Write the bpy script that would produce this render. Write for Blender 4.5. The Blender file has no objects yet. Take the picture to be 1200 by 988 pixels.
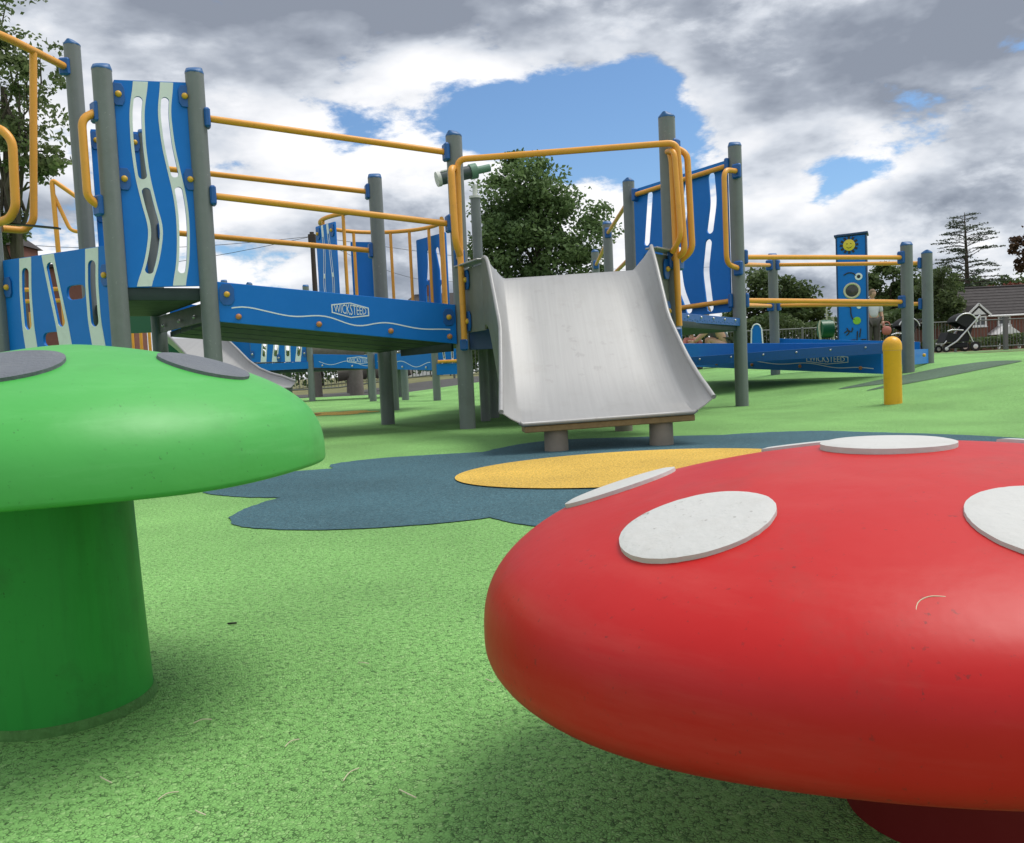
import bpy, math, random
import numpy as np
from mathutils import Vector, Matrix

# ------------------------------------------------------------------ camera, sky, sun, exposure
S = bpy.context.scene
COL = S.collection
cam = bpy.data.cameras.new('camera'); camo = bpy.data.objects.new('camera', cam); COL.objects.link(camo)
cam.sensor_fit = 'HORIZONTAL'; cam.sensor_width = 36.0; cam.lens = 36.0 * 990 / 1200
cam.clip_start = 0.02; cam.clip_end = 3000
camo.matrix_world = (Matrix.Translation((0, 0, 0.45)) @ Matrix.Rotation(math.radians(90 - 3.5), 4, 'X')
                     @ Matrix.Rotation(-0.046, 4, 'Z'))
S.camera = camo
S.view_settings.view_transform = 'Standard'; S.view_settings.look = 'None'
S.view_settings.exposure = 0.38; S.view_settings.gamma = 1.0; S.view_settings.use_curve_mapping = False
try:
    S.cycles.max_bounces = 8; S.cycles.transparent_max_bounces = 8
except Exception: pass

SUN_EL, SUN_AZ = math.radians(66), math.radians(80)      # azimuth measured from +Y towards +X
sl = bpy.data.lights.new('sun', 'SUN'); sl.energy = 2.2; sl.angle = math.radians(30); sl.color = (1.0, 0.96, 0.9)
so = bpy.data.objects.new('sun', sl); COL.objects.link(so)
sd = Vector((math.cos(SUN_EL) * math.sin(SUN_AZ), math.cos(SUN_EL) * math.cos(SUN_AZ), math.sin(SUN_EL)))
so.rotation_euler = (-sd).to_track_quat('-Z', 'Y').to_euler(); so.location = (0, 0, 60)

W = bpy.data.worlds.new('World'); S.world = W; W.use_nodes = True
def build_sky():
    nt = W.node_tree; N = nt.nodes; L = nt.links
    for n in list(N): N.remove(n)
    out = N.new('ShaderNodeOutputWorld'); bg = N.new('ShaderNodeBackground'); bg.inputs['Strength'].default_value = 0.1
    L.new(bg.outputs[0], out.inputs[0])
    sky = N.new('ShaderNodeTexSky'); sky.sky_type = 'NISHITA'; sky.sun_disc = False
    sky.sun_elevation = SUN_EL; sky.sun_rotation = SUN_AZ; sky.air_density = 1.0; sky.dust_density = 0.6; sky.ozone_density = 2.0
    tc = N.new('ShaderNodeTexCoord')
    def math_(op, a, b=None, clamp=False):
        m = N.new('ShaderNodeMath'); m.operation = op; m.use_clamp = clamp
        for i, v in enumerate((a, b)):
            if v is None: continue
            if isinstance(v, (int, float)): m.inputs[i].default_value = v
            else: L.new(v, m.inputs[i])
        return m.outputs[0]
    def vmath(op, a, b=None):
        m = N.new('ShaderNodeVectorMath'); m.operation = op
        for i, v in enumerate((a, b)):
            if v is None: continue
            if isinstance(v, tuple): m.inputs[i].default_value = v
            else: L.new(v, m.inputs[i])
        return m.outputs[1] if op in ('DISTANCE', 'DOT_PRODUCT', 'LENGTH') else m.outputs[0]
    def rng(v, a, b, c=0., d=1., smooth=True):
        m = N.new('ShaderNodeMapRange'); m.interpolation_type = 'SMOOTHSTEP' if smooth else 'LINEAR'
        L.new(v, m.inputs[0])
        for i, x in enumerate((a, b, c, d)): m.inputs[1 + i].default_value = x
        return m.outputs[0]
    D = vmath('NORMALIZE', tc.outputs['Generated'])
    sep = N.new('ShaderNodeSeparateXYZ'); L.new(D, sep.inputs[0])
    zc = math_('ADD', math_('MAXIMUM', sep.outputs[2], 0.0), 0.50)
    comb = N.new('ShaderNodeCombineXYZ')
    L.new(math_('DIVIDE', sep.outputs[0], zc), comb.inputs[0]); L.new(math_('DIVIDE', sep.outputs[1], zc), comb.inputs[1])
    L.new(math_('MULTIPLY', sep.outputs[2], 2.0), comb.inputs[2])
    P = comb.outputs[0]
    def fbm(vec, scale, detail, rough, dist=0., off=(0, 0, 0), lac=2.1):
        v = vmath('ADD', vec, off)
        n = N.new('ShaderNodeTexNoise'); n.inputs['Scale'].default_value = scale; n.inputs['Detail'].default_value = detail
        n.inputs['Roughness'].default_value = rough; n.inputs['Distortion'].default_value = dist; n.inputs['Lacunarity'].default_value = lac
        L.new(v, n.inputs['Vector']); return n.outputs['Fac']
    OFF = (3.1, 7.7, 1.3)
    n1 = fbm(P, 2.5, 10, 0.55, 0.12, OFF)
    up = vmath('ADD', P, (0.02, -0.07, 0.05))
    n2 = fbm(up, 2.5, 5, 0.52, 0.12, OFF)
    n3 = fbm(P, 1.3, 4, 0.5, 0.0, (11.0, 2.0, 5.0))
    nb = fbm(P, 8.0, 7, 0.62, 0.2, (1.0, 4.0, 2.0))
    def blob(c, r, w):                      # a soft patch round a direction of the sky
        d = vmath('DISTANCE', vmath('MULTIPLY', D, (1, 1, 1.9)), (c[0], c[1], c[2] * 1.9))
        return math_('MULTIPLY', rng(d, r, 0.0), w)
    def total(lst):
        t = lst[0]
        for x in lst[1:]: t = math_('ADD', t, x)
        return t
    # openings in the cloud cover
    holes = total([blob((.07, .957, .272), .20, .30), blob((-.05, .966, .258), .17, .20), blob((.17, .94, .29), .14, .22),
                   blob((.14, .95, .245), .11, .12), blob((.37, .909, .192), .07, .16), blob((-.42, .88, .25), .14, .22), blob((-.16, .95, .262), .08, .12),
                   blob((-.40, .84, .38), .06, .14), blob((-.16, .951, .262), .10, .16), blob((-.24, .938, .248), .08, .15), blob((-.31, .922, .232), .06, .12), blob((.125, .962, .25), .08, .12), blob((.345, .92, .165), .05, .12), blob((-.10, .92, .378), .10, -.16), blob((.40, .90, .16), .06, -.06)])
    cover = math_('SUBTRACT', math_('ADD', math_('ADD', math_('MULTIPLY', n1, 1.25), math_('MULTIPLY', nb, 0.40)), -0.105), holes)
    mask = rng(cover, 0.475, 0.57)
    # grey bases and bright tops
    dark = total([blob((-.20, .90, .405), .30, 1.0), blob((-.34, .87, .39), .22, .4), blob((.05, .90, .43), .26, .55), blob((.36, .886, .285), .25, .62),
                  blob((.50, .84, .27), .22, .5), blob((.47, .87, .17), .13, .38), blob((-.02, .962, .235), .09, .25), blob((-.1, .985, .12), .2, .22), blob((.30, .94, .12), .2, .2)])
    bright = total([blob((-.17, .958, .222), .15, .5), blob((-.30, .93, .2), .12, .35), blob((.22, .94, .245), .12, .55), blob((-.25, .913, .31), .14, .35), blob((.05, .983, .19), .10, .3),
                    blob((.40, .90, .225), .12, .3), blob((.28, .945, .17), .10, .3), blob((.0, .93, .335), .16, .3)])
    relief = math_('MULTIPLY', math_('SUBTRACT', n1, n2), 3.6)
    dens = rng(cover, 0.56, 0.80)
    sh = math_('ADD', math_('MULTIPLY', dens, 0.30), math_('MULTIPLY', n3, 0.55))
    sh = math_('SUBTRACT', math_('ADD', sh, math_('MULTIPLY', dark, 0.84)), math_('ADD', math_('MULTIPLY', bright, 0.55), relief))
    sh = math_('ADD', sh, math_('MULTIPLY', math_('SUBTRACT', nb, 0.5), -0.9))
    sh = math_('SUBTRACT', sh, 0.10)
    cr = N.new('ShaderNodeValToRGB'); L.new(sh, cr.inputs[0])
    e = cr.color_ramp.elements
    e[0].position = 0.0; e[0].color = (.82, .82, .835, 1)
    e[1].position = 1.0; e[1].color = (.215, .24, .29, 1)
    for p, c in ((.25, (.70, .71, .735, 1)), (.50, (.54, .57, .62, 1)), (.78, (.315, .345, .40, 1))):
        x = e.new(p); x.color = c
    cl10 = N.new('ShaderNodeVectorMath'); cl10.operation = 'SCALE'; cl10.inputs['Scale'].default_value = 10.0
    L.new(cr.outputs[0], cl10.inputs[0])
    tint = N.new('ShaderNodeMix'); tint.data_type = 'RGBA'; tint.blend_type = 'MULTIPLY'; tint.inputs[0].default_value = 1.0
    L.new(sky.outputs[0], tint.inputs[6]); tint.inputs[7].default_value = (.80, .97, 1.10, 1)
    mix = N.new('ShaderNodeMix'); mix.data_type = 'RGBA'
    L.new(math_('MULTIPLY', mask, 0.97), mix.inputs[0]); L.new(tint.outputs[2], mix.inputs[6]); L.new(cl10.outputs[0], mix.inputs[7])
    L.new(mix.outputs[2], bg.inputs['Color'])
build_sky()

# ------------------------------------------------------------------ helpers
random.seed(7); RNG = np.random.default_rng(11)
PI = math.pi
def V3(*a): return np.array(a, float)
def lerp(a, b, t): return a + (b - a) * t
def sstep(a, b, x): t = np.clip((x - a) / (b - a), 0, 1); return t * t * (3 - 2 * t)
def gz(x, y):                                     # the ground: flat by the slide, rising gently to the right and back
    u = (np.asarray(x, float) - 2.2) * .6 + (np.asarray(y, float) - 8) * .25
    u = np.maximum(u, 0.0)
    return .38 * (1 - np.exp(-(u / 1.7) ** 1.5))

class MB:
    def __init__(s): s.v = []; s.f = []; s.n = 0
    def add(s, v, f):
        s.v.append(np.asarray(v, float).reshape(-1, 3)); s.f += [tuple(i + s.n for i in q) for q in f]; s.n += len(s.v[-1]); return s
    def box(s, c, d, ux=(1, 0, 0), uy=(0, 1, 0), uz=(0, 0, 1), bev=0.0):
        c = V3(*c); ux, uy, uz = (np.array(k, float) for k in (ux, uy, uz)); h = np.array(d, float) / 2
        if bev <= 0:
            p = [c + ux * h[0] * a + uy * h[1] * b + uz * h[2] * e for a in (-1, 1) for b in (-1, 1) for e in (-1, 1)]
            return s.add(p, [(0, 1, 3, 2), (4, 6, 7, 5), (0, 4, 5, 1), (2, 3, 7, 6), (0, 2, 6, 4), (1, 5, 7, 3)])
        k = h - bev; ring = []
        for e, inset in ((-1, 1), (-1, 0), (1, 0), (1, 1)):
            zz = (h[2] if inset else k[2]) * e
            hx = k[0] if inset else h[0]; hy = k[1] if inset else h[1]
            b = bev * (0.01 if inset else 1)
            pts = []
            for sx, sy in ((1, 1), (-1, 1), (-1, -1), (1, -1)):
                if inset: pts += [(sx * k[0], sy * k[1])] * 1
                else: pts += ([(sx * h[0], sy * k[1]), (sx * k[0], sy * h[1])] if sx * sy > 0 else [(sx * k[0], sy * h[1]), (sx * h[0], sy * k[1])])
            ring.append([c + ux * x + uy * y + uz * zz for x, y in pts])
        v = ring[0] + ring[1] + ring[2] + ring[3]; f = [(3, 2, 1, 0), (20, 21, 22, 23)]
        for i in range(8): f.append((4 + i, 4 + (i + 1) % 8, 12 + (i + 1) % 8, 12 + i))
        for i in range(4):
            a, b = 4 + 2 * i, 4 + 2 * i + 1; nx = 4 + (2 * i + 2) % 8
            f.append((i, b, a)); f.append((i, (i + 1) % 4, nx, b))
            a, b = 12 + 2 * i, 12 + 2 * i + 1; nx = 12 + (2 * i + 2) % 8
            f.append((20 + i, a, b)); f.append((20 + i, b, nx, 20 + (i + 1) % 4))
        return s.add(v, f)
    def tube(s, pts, r, n=10, cap=True, radii=None):
        P = np.asarray(pts, float); m = len(P)
        T = np.gradient(P, axis=0) if m > 2 else np.repeat((P[1] - P[0])[None], 2, 0)
        T /= np.linalg.norm(T, axis=1)[:, None] + 1e-12
        a = np.array([0, 0, 1.]) if abs(T[0][2]) < .9 else np.array([1., 0, 0])
        u = np.cross(T[0], a); u /= np.linalg.norm(u); rings = []
        for i in range(m):
            u = u - T[i] * (u @ T[i]); u /= np.linalg.norm(u) + 1e-12; w = np.cross(T[i], u)
            rr = radii[i] if radii is not None else r
            th = np.arange(n) * 2 * PI / n
            rings.append(P[i] + rr * (np.outer(np.cos(th), u) + np.outer(np.sin(th), w)))
        f = [(i * n + j, i * n + (j + 1) % n, (i + 1) * n + (j + 1) % n, (i + 1) * n + j) for i in range(m - 1) for j in range(n)]
        if cap: f += [tuple(range(n - 1, -1, -1)), tuple((m - 1) * n + j for j in range(n))]
        return s.add(np.concatenate(rings), f)
    def lathe(s, prof, c=(0, 0, 0), n=24, axis=(0, 0, 1), close=True):
        ax = np.array(axis, float); ax /= np.linalg.norm(ax)
        a = np.array([1., 0, 0]) if abs(ax[0]) < .9 else np.array([0, 1., 0])
        u = np.cross(ax, a); u /= np.linalg.norm(u); w = np.cross(ax, u); c = V3(*c)
        th = np.arange(n) * 2 * PI / n; ring = np.outer(np.cos(th), u) + np.outer(np.sin(th), w)
        v = np.concatenate([c + ax * z + ring * max(r, 1e-5) for r, z in prof]); m = len(prof)
        f = [(i * n + j, i * n + (j + 1) % n, (i + 1) * n + (j + 1) % n, (i + 1) * n + j) for i in range(m - 1) for j in range(n)]
        if close: f += [tuple(range(n - 1, -1, -1)), tuple((m - 1) * n + j for j in range(n))]
        return s.add(v, f)
    def mesh(s, name, off=(0, 0, 0), smooth=40):
        me = bpy.data.meshes.new(name)
        v = np.concatenate(s.v) - np.array(off, float)
        me.from_pydata(v.tolist(), [], s.f); me.validate()
        if smooth:
            me.shade_smooth(); me.set_sharp_from_angle(angle=math.radians(smooth))
        return me
WL = {}
def wl(o): return WL.get(o.name, V3(0, 0, 0)) if o else V3(0, 0, 0)
def link(name, data, parent=None, loc=None):
    o = bpy.data.objects.new(name, data); COL.objects.link(o)
    if parent: o.parent = parent
    w = wl(parent) if loc is None else V3(*loc)
    o.location = w - wl(parent); WL[o.name] = w
    return o
def thing(name, label, cat, loc, group=None):
    o = link(name, None, None, loc); o.empty_display_size = .2
    o['label'] = label; o['category'] = cat
    if group: o['group'] = group
    return o
def tag(o, label=None, cat=None, group=None, kind=None):
    for k, v in (('label', label), ('category', cat), ('group', group), ('kind', kind)):
        if v: o[k] = v
    return o
def build(mb, name, mat, parent=None, smooth=40, label=None, loc=None):
    base = wl(parent) if loc is None else V3(*loc)
    me = mb.mesh(name, base, smooth); me.materials.append(mat)
    o = link(name, me, parent, base)
    if label: o['label'] = label
    return o
def inst(name, me, parent, loc, rot=None):          # another object sharing the mesh
    o = link(name, me, parent, loc)
    if rot is not None: o.rotation_euler = rot
    return o
def round_path(pts, r=.08, n=6):
    P = [np.array(p, float) for p in pts]; out = [P[0]]
    for i in range(1, len(P) - 1):
        a, b, c = P[i - 1], P[i], P[i + 1]; u = a - b; w = c - b; lu, lw = np.linalg.norm(u), np.linalg.norm(w)
        k = min(r, lu * .48, lw * .48); A = b + u / lu * k; C = b + w / lw * k
        for t in np.linspace(0, 1, n): out.append((1 - t) ** 2 * A + 2 * t * (1 - t) * b + t * t * C)
    out.append(P[-1]); return out
def curve_shape(loops, thick, bevel=0.0):            # flat outline with holes, given a thickness; verts and faces in (x, y, z)
    cu = bpy.data.curves.new('tmp', 'CURVE'); cu.dimensions = '2D'; cu.fill_mode = 'BOTH'
    cu.extrude = thick / 2 - bevel; cu.bevel_depth = bevel; cu.bevel_resolution = 1
    if bevel: cu.offset = -bevel
    for lp in loops:
        sp = cu.splines.new('POLY'); sp.points.add(len(lp) - 1); sp.use_cyclic_u = True
        sp.points.foreach_set('co', np.c_[np.asarray(lp, float)[:, :2], np.zeros(len(lp)), np.ones(len(lp))].ravel())
    ob = bpy.data.objects.new('tmp', cu); me = ob.to_mesh()
    v = np.empty(len(me.vertices) * 3); me.vertices.foreach_get('co', v); f = [tuple(p.vertices) for p in me.polygons]
    ob.to_mesh_clear(); bpy.data.objects.remove(ob); bpy.data.curves.remove(cu)
    return v.reshape(-1, 3), f
def text_shape(txt, size, thick=.001):
    cu = bpy.data.curves.new('tmp', 'FONT'); cu.body = txt; cu.size = size; cu.extrude = thick; cu.align_x = 'CENTER'; cu.align_y = 'CENTER'
    cu.resolution_u = 2; cu.offset = -.004 * size
    ob = bpy.data.objects.new('tmp', cu); me = ob.to_mesh()
    v = np.empty(len(me.vertices) * 3); me.vertices.foreach_get('co', v); f = [tuple(p.vertices) for p in me.polygons]
    ob.to_mesh_clear(); bpy.data.objects.remove(ob); bpy.data.curves.remove(cu)
    return v.reshape(-1, 3), f
def place(v, o, U, Vv, N): return np.array(o, float) + v[:, :1] * np.array(U) + v[:, 1:2] * np.array(Vv) + v[:, 2:3] * np.array(N)

# ------------------------------------------------------------------ materials
def mat(name, col, rough=.5, metal=0., bump=0., bscale=60., var=0., vscale=8., spec=.5, dirt=None, dscale=5., damt=.35, coat=0., trans=0., speck=None, streak=None):
    m = bpy.data.materials.new(name); m.use_nodes = True; nt = m.node_tree; N = nt.nodes; L = nt.links
    b = N['Principled BSDF']; b.inputs['Base Color'].default_value = (*col, 1); b.inputs['Roughness'].default_value = rough
    b.inputs['Metallic'].default_value = metal; b.inputs['Specular IOR Level'].default_value = spec; b.inputs['Coat Weight'].default_value = coat
    tc = N.new('ShaderNodeTexCoord')
    cur = None
    def noise(sc, det=4, rg=.55):
        n = N.new('ShaderNodeTexNoise'); n.inputs['Scale'].default_value = sc; n.inputs['Detail'].default_value = det; n.inputs['Roughness'].default_value = rg
        L.new(tc.outputs['Object'], n.inputs['Vector']); return n.outputs['Fac']
    def mixc(fac, a, bcol):
        x = N.new('ShaderNodeMix'); x.data_type = 'RGBA'
        if isinstance(fac, float): x.inputs[0].default_value = fac
        else: L.new(fac, x.inputs[0])
        if a is None: x.inputs[6].default_value = (*col, 1)
        else: L.new(a, x.inputs[6])
        x.inputs[7].default_value = (*bcol, 1); return x.outputs[2]
    if var:
        r = N.new('ShaderNodeMapRange'); L.new(noise(vscale), r.inputs[0]); r.inputs[1].default_value = .3; r.inputs[2].default_value = .7
        r.inputs[4].default_value = var
        cur = mixc(r.outputs[0], cur, tuple(min(1, c * .5 + .0) for c in col))
        r2 = N.new('ShaderNodeMapRange'); L.new(noise(vscale * 3.7), r2.inputs[0]); r2.inputs[1].default_value = .45; r2.inputs[2].default_value = .75; r2.inputs[4].default_value = var * .8
        cur = mixc(r2.outputs[0], cur, tuple(min(1, c * 1.35 + .02) for c in col))
    if dirt:
        r = N.new('ShaderNodeMapRange'); L.new(noise(dscale, 8, .7), r.inputs[0]); r.inputs[1].default_value = .52; r.inputs[2].default_value = .74; r.inputs[4].default_value = damt
        cur = mixc(r.outputs[0], cur, dirt)
    if streak:
        mp = N.new('ShaderNodeMapping'); mp.inputs['Scale'].default_value = streak[1]; L.new(tc.outputs['Object'], mp.inputs[0])
        sn = N.new('ShaderNodeTexNoise'); sn.inputs['Scale'].default_value = 1.0; sn.inputs['Detail'].default_value = 7; sn.inputs['Roughness'].default_value = .68; L.new(mp.outputs[0], sn.inputs['Vector'])
        r = N.new('ShaderNodeMapRange'); L.new(sn.outputs['Fac'], r.inputs[0]); r.inputs[1].default_value = .50; r.inputs[2].default_value = .78; r.inputs[4].default_value = streak[2]
        cur = mixc(r.outputs[0], cur, streak[0])
    if speck:
        r = N.new('ShaderNodeMapRange'); L.new(noise(speck[1], 3, .6), r.inputs[0]); r.inputs[1].default_value = speck[2]; r.inputs[2].default_value = speck[2] + .05; r.inputs[4].default_value = speck[3]
        g = N.new('ShaderNodeMapRange'); L.new(noise(speck[1] * .07, 4, .6), g.inputs[0]); g.inputs[1].default_value = .40; g.inputs[2].default_value = .65
        mm = N.new('ShaderNodeMath'); mm.operation = 'MULTIPLY'; L.new(r.outputs[0], mm.inputs[0]); L.new(g.outputs[0], mm.inputs[1])
        cur = mixc(mm.outputs[0], cur, speck[0])
    if cur is not None: L.new(cur, b.inputs['Base Color'])
    if bump:
        bp = N.new('ShaderNodeBump'); bp.inputs['Strength'].default_value = bump; bp.inputs['Distance'].default_value = .01
        L.new(noise(bscale), bp.inputs['Height']); L.new(bp.outputs[0], b.inputs['Normal'])
    if var or dirt:
        r = N.new('ShaderNodeMapRange'); L.new(noise(vscale * 2), r.inputs[0]); r.inputs[3].default_value = max(.05, rough - .1); r.inputs[4].default_value = min(1, rough + .12)
        L.new(r.outputs[0], b.inputs['Roughness'])
    return m
def rubber(name, c0, c1, c2, gran=235.):                       # bonded rubber crumb
    m = bpy.data.materials.new(name); m.use_nodes = True; nt = m.node_tree; N = nt.nodes; L = nt.links; b = N['Principled BSDF']
    tc = N.new('ShaderNodeTexCoord')
    vo = N.new('ShaderNodeTexVoronoi'); vo.inputs['Scale'].default_value = gran; L.new(tc.outputs['Object'], vo.inputs['Vector'])
    ve = N.new('ShaderNodeTexVoronoi'); ve.feature = 'DISTANCE_TO_EDGE'; ve.inputs['Scale'].default_value = gran; L.new(tc.outputs['Object'], ve.inputs['Vector'])
    sep = N.new('ShaderNodeSeparateColor'); L.new(vo.outputs['Color'], sep.inputs[0])
    cr = N.new('ShaderNodeValToRGB'); L.new(sep.outputs[0], cr.inputs[0]); e = cr.color_ramp.elements
    e[0].position = 0; e[0].color = (*c1, 1); e[1].position = 1; e[1].color = (*c2, 1)
    x = e.new(.12); x.color = (*c0, 1); x = e.new(.8); x.color = (*c0, 1)
    def noise(s, d=5):
        n = N.new('ShaderNodeTexNoise'); n.inputs['Scale'].default_value = s; n.inputs['Detail'].default_value = d; L.new(tc.outputs['Object'], n.inputs['Vector']); return n.outputs['Fac']
    pit = N.new('ShaderNodeMath'); pit.operation = 'MULTIPLY'
    r0 = N.new('ShaderNodeMapRange'); L.new(ve.outputs['Distance'], r0.inputs[0]); r0.inputs[1].default_value = .0; r0.inputs[2].default_value = .12; r0.inputs[3].default_value = 1; r0.inputs[4].default_value = 0
    r1 = N.new('ShaderNodeMapRange'); L.new(noise(gran * .45, 2), r1.inputs[0]); r1.inputs[1].default_value = .42; r1.inputs[2].default_value = .57
    L.new(r0.outputs[0], pit.inputs[0]); L.new(r1.outputs[0], pit.inputs[1])
    mx = N.new('ShaderNodeMix'); mx.data_type = 'RGBA'; L.new(pit.outputs[0], mx.inputs[0]); L.new(cr.outputs[0], mx.inputs[6])
    mx.inputs[7].default_value = (*[k * .10 for k in c0], 1)
    wr = N.new('ShaderNodeMapRange'); L.new(noise(1.3, 7), wr.inputs[0]); wr.inputs[1].default_value = .35; wr.inputs[2].default_value = .7; wr.inputs[3].default_value = .80; wr.inputs[4].default_value = 1.12
    sc = N.new('ShaderNodeVectorMath'); sc.operation = 'SCALE'; L.new(mx.outputs[2], sc.inputs[0]); L.new(wr.outputs[0], sc.inputs['Scale'])
    L.new(sc.outputs[0], b.inputs['Base Color']); b.inputs['Roughness'].default_value = .85; b.inputs['Specular IOR Level'].default_value = .3
    hh = N.new('ShaderNodeMath'); hh.operation = 'MULTIPLY_ADD'
    r2 = N.new('ShaderNodeMapRange'); L.new(ve.outputs['Distance'], r2.inputs[0]); r2.inputs[2].default_value = .3
    L.new(sep.outputs[1], hh.inputs[0]); hh.inputs[1].default_value = .5; L.new(r2.outputs[0], hh.inputs[2])
    bp = N.new('ShaderNodeBump'); bp.inputs['Strength'].default_value = .6; bp.inputs['Distance'].default_value = .003; L.new(hh.outputs[0], bp.inputs['Height']); L.new(bp.outputs[0], b.inputs['Normal'])
    return m
def leafmat(name, c0, c1, trans=.35):
    m = bpy.data.materials.new(name); m.use_nodes = True; nt = m.node_tree; N = nt.nodes; L = nt.links; b = N['Principled BSDF']
    g = N.new('ShaderNodeNewGeometry'); tc = N.new('ShaderNodeTexCoord'); n = N.new('ShaderNodeTexNoise'); n.inputs['Scale'].default_value = .6; n.inputs['Detail'].default_value = 3
    L.new(tc.outputs['Object'], n.inputs['Vector'])
    a = N.new('ShaderNodeMath'); a.operation = 'MULTIPLY_ADD'; L.new(g.outputs['Random Per Island'], a.inputs[0]); a.inputs[1].default_value = .6
    k = N.new('ShaderNodeMath'); k.operation = 'MULTIPLY_ADD'; L.new(n.outputs['Fac'], k.inputs[0]); k.inputs[1].default_value = 1.0; k.inputs[2].default_value = -.3; L.new(k.outputs[0], a.inputs[2])
    mx = N.new('ShaderNodeMix'); mx.data_type = 'RGBA'; mx.clamp_factor = True; L.new(a.outputs[0], mx.inputs[0]); mx.inputs[6].default_value = (*c0, 1); mx.inputs[7].default_value = (*c1, 1)
    L.new(mx.outputs[2], b.inputs['Base Color']); b.inputs['Roughness'].default_value = .6; b.inputs['Specular IOR Level'].default_value = .25
    t = N.new('ShaderNodeBsdfTranslucent'); L.new(mx.outputs[2], t.inputs['Color'])
    ms = N.new('ShaderNodeMixShader'); ms.inputs[0].default_value = trans; L.new(b.outputs[0], ms.inputs[1]); L.new(t.outputs[0], ms.inputs[2]); L.new(ms.outputs[0], N['Material Output'].inputs[0])
    return m
def steel_mat():
    m = mat('brushed_steel', (.34, .342, .34), .42, metal=.35, spec=.4, dirt=(.27, .265, .25), dscale=5, damt=.35, speck=((.24, .235, .23), 11., .62, .35))
    nt = m.node_tree; N = nt.nodes; L = nt.links; b = N['Principled BSDF']; tc = N.new('ShaderNodeTexCoord'); mp = N.new('ShaderNodeMapping'); mp.inputs['Scale'].default_value = (70, 1.6, 1.6)
    n = N.new('ShaderNodeTexNoise'); n.inputs['Scale'].default_value = 1.0; n.inputs['Detail'].default_value = 6; n.inputs['Roughness'].default_value = .65; L.new(tc.outputs['Object'], mp.inputs[0]); L.new(mp.outputs[0], n.inputs['Vector'])
    r = N.new('ShaderNodeMapRange'); L.new(n.outputs['Fac'], r.inputs[0]); r.inputs[1].default_value = .35; r.inputs[2].default_value = .68; r.inputs[3].default_value = .93; r.inputs[4].default_value = 1.03
    sc = N.new('ShaderNodeVectorMath'); sc.operation = 'SCALE'; L.new(b.inputs['Base Color'].links[0].from_socket, sc.inputs[0]); L.new(r.outputs[0], sc.inputs['Scale']); L.new(sc.outputs[0], b.inputs['Base Color'])
    r2 = N.new('ShaderNodeMapRange'); L.new(n.outputs['Fac'], r2.inputs[0]); r2.inputs[3].default_value = .38; r2.inputs[4].default_value = .52; L.new(r2.outputs[0], b.inputs['Roughness'])
    return m
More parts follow.
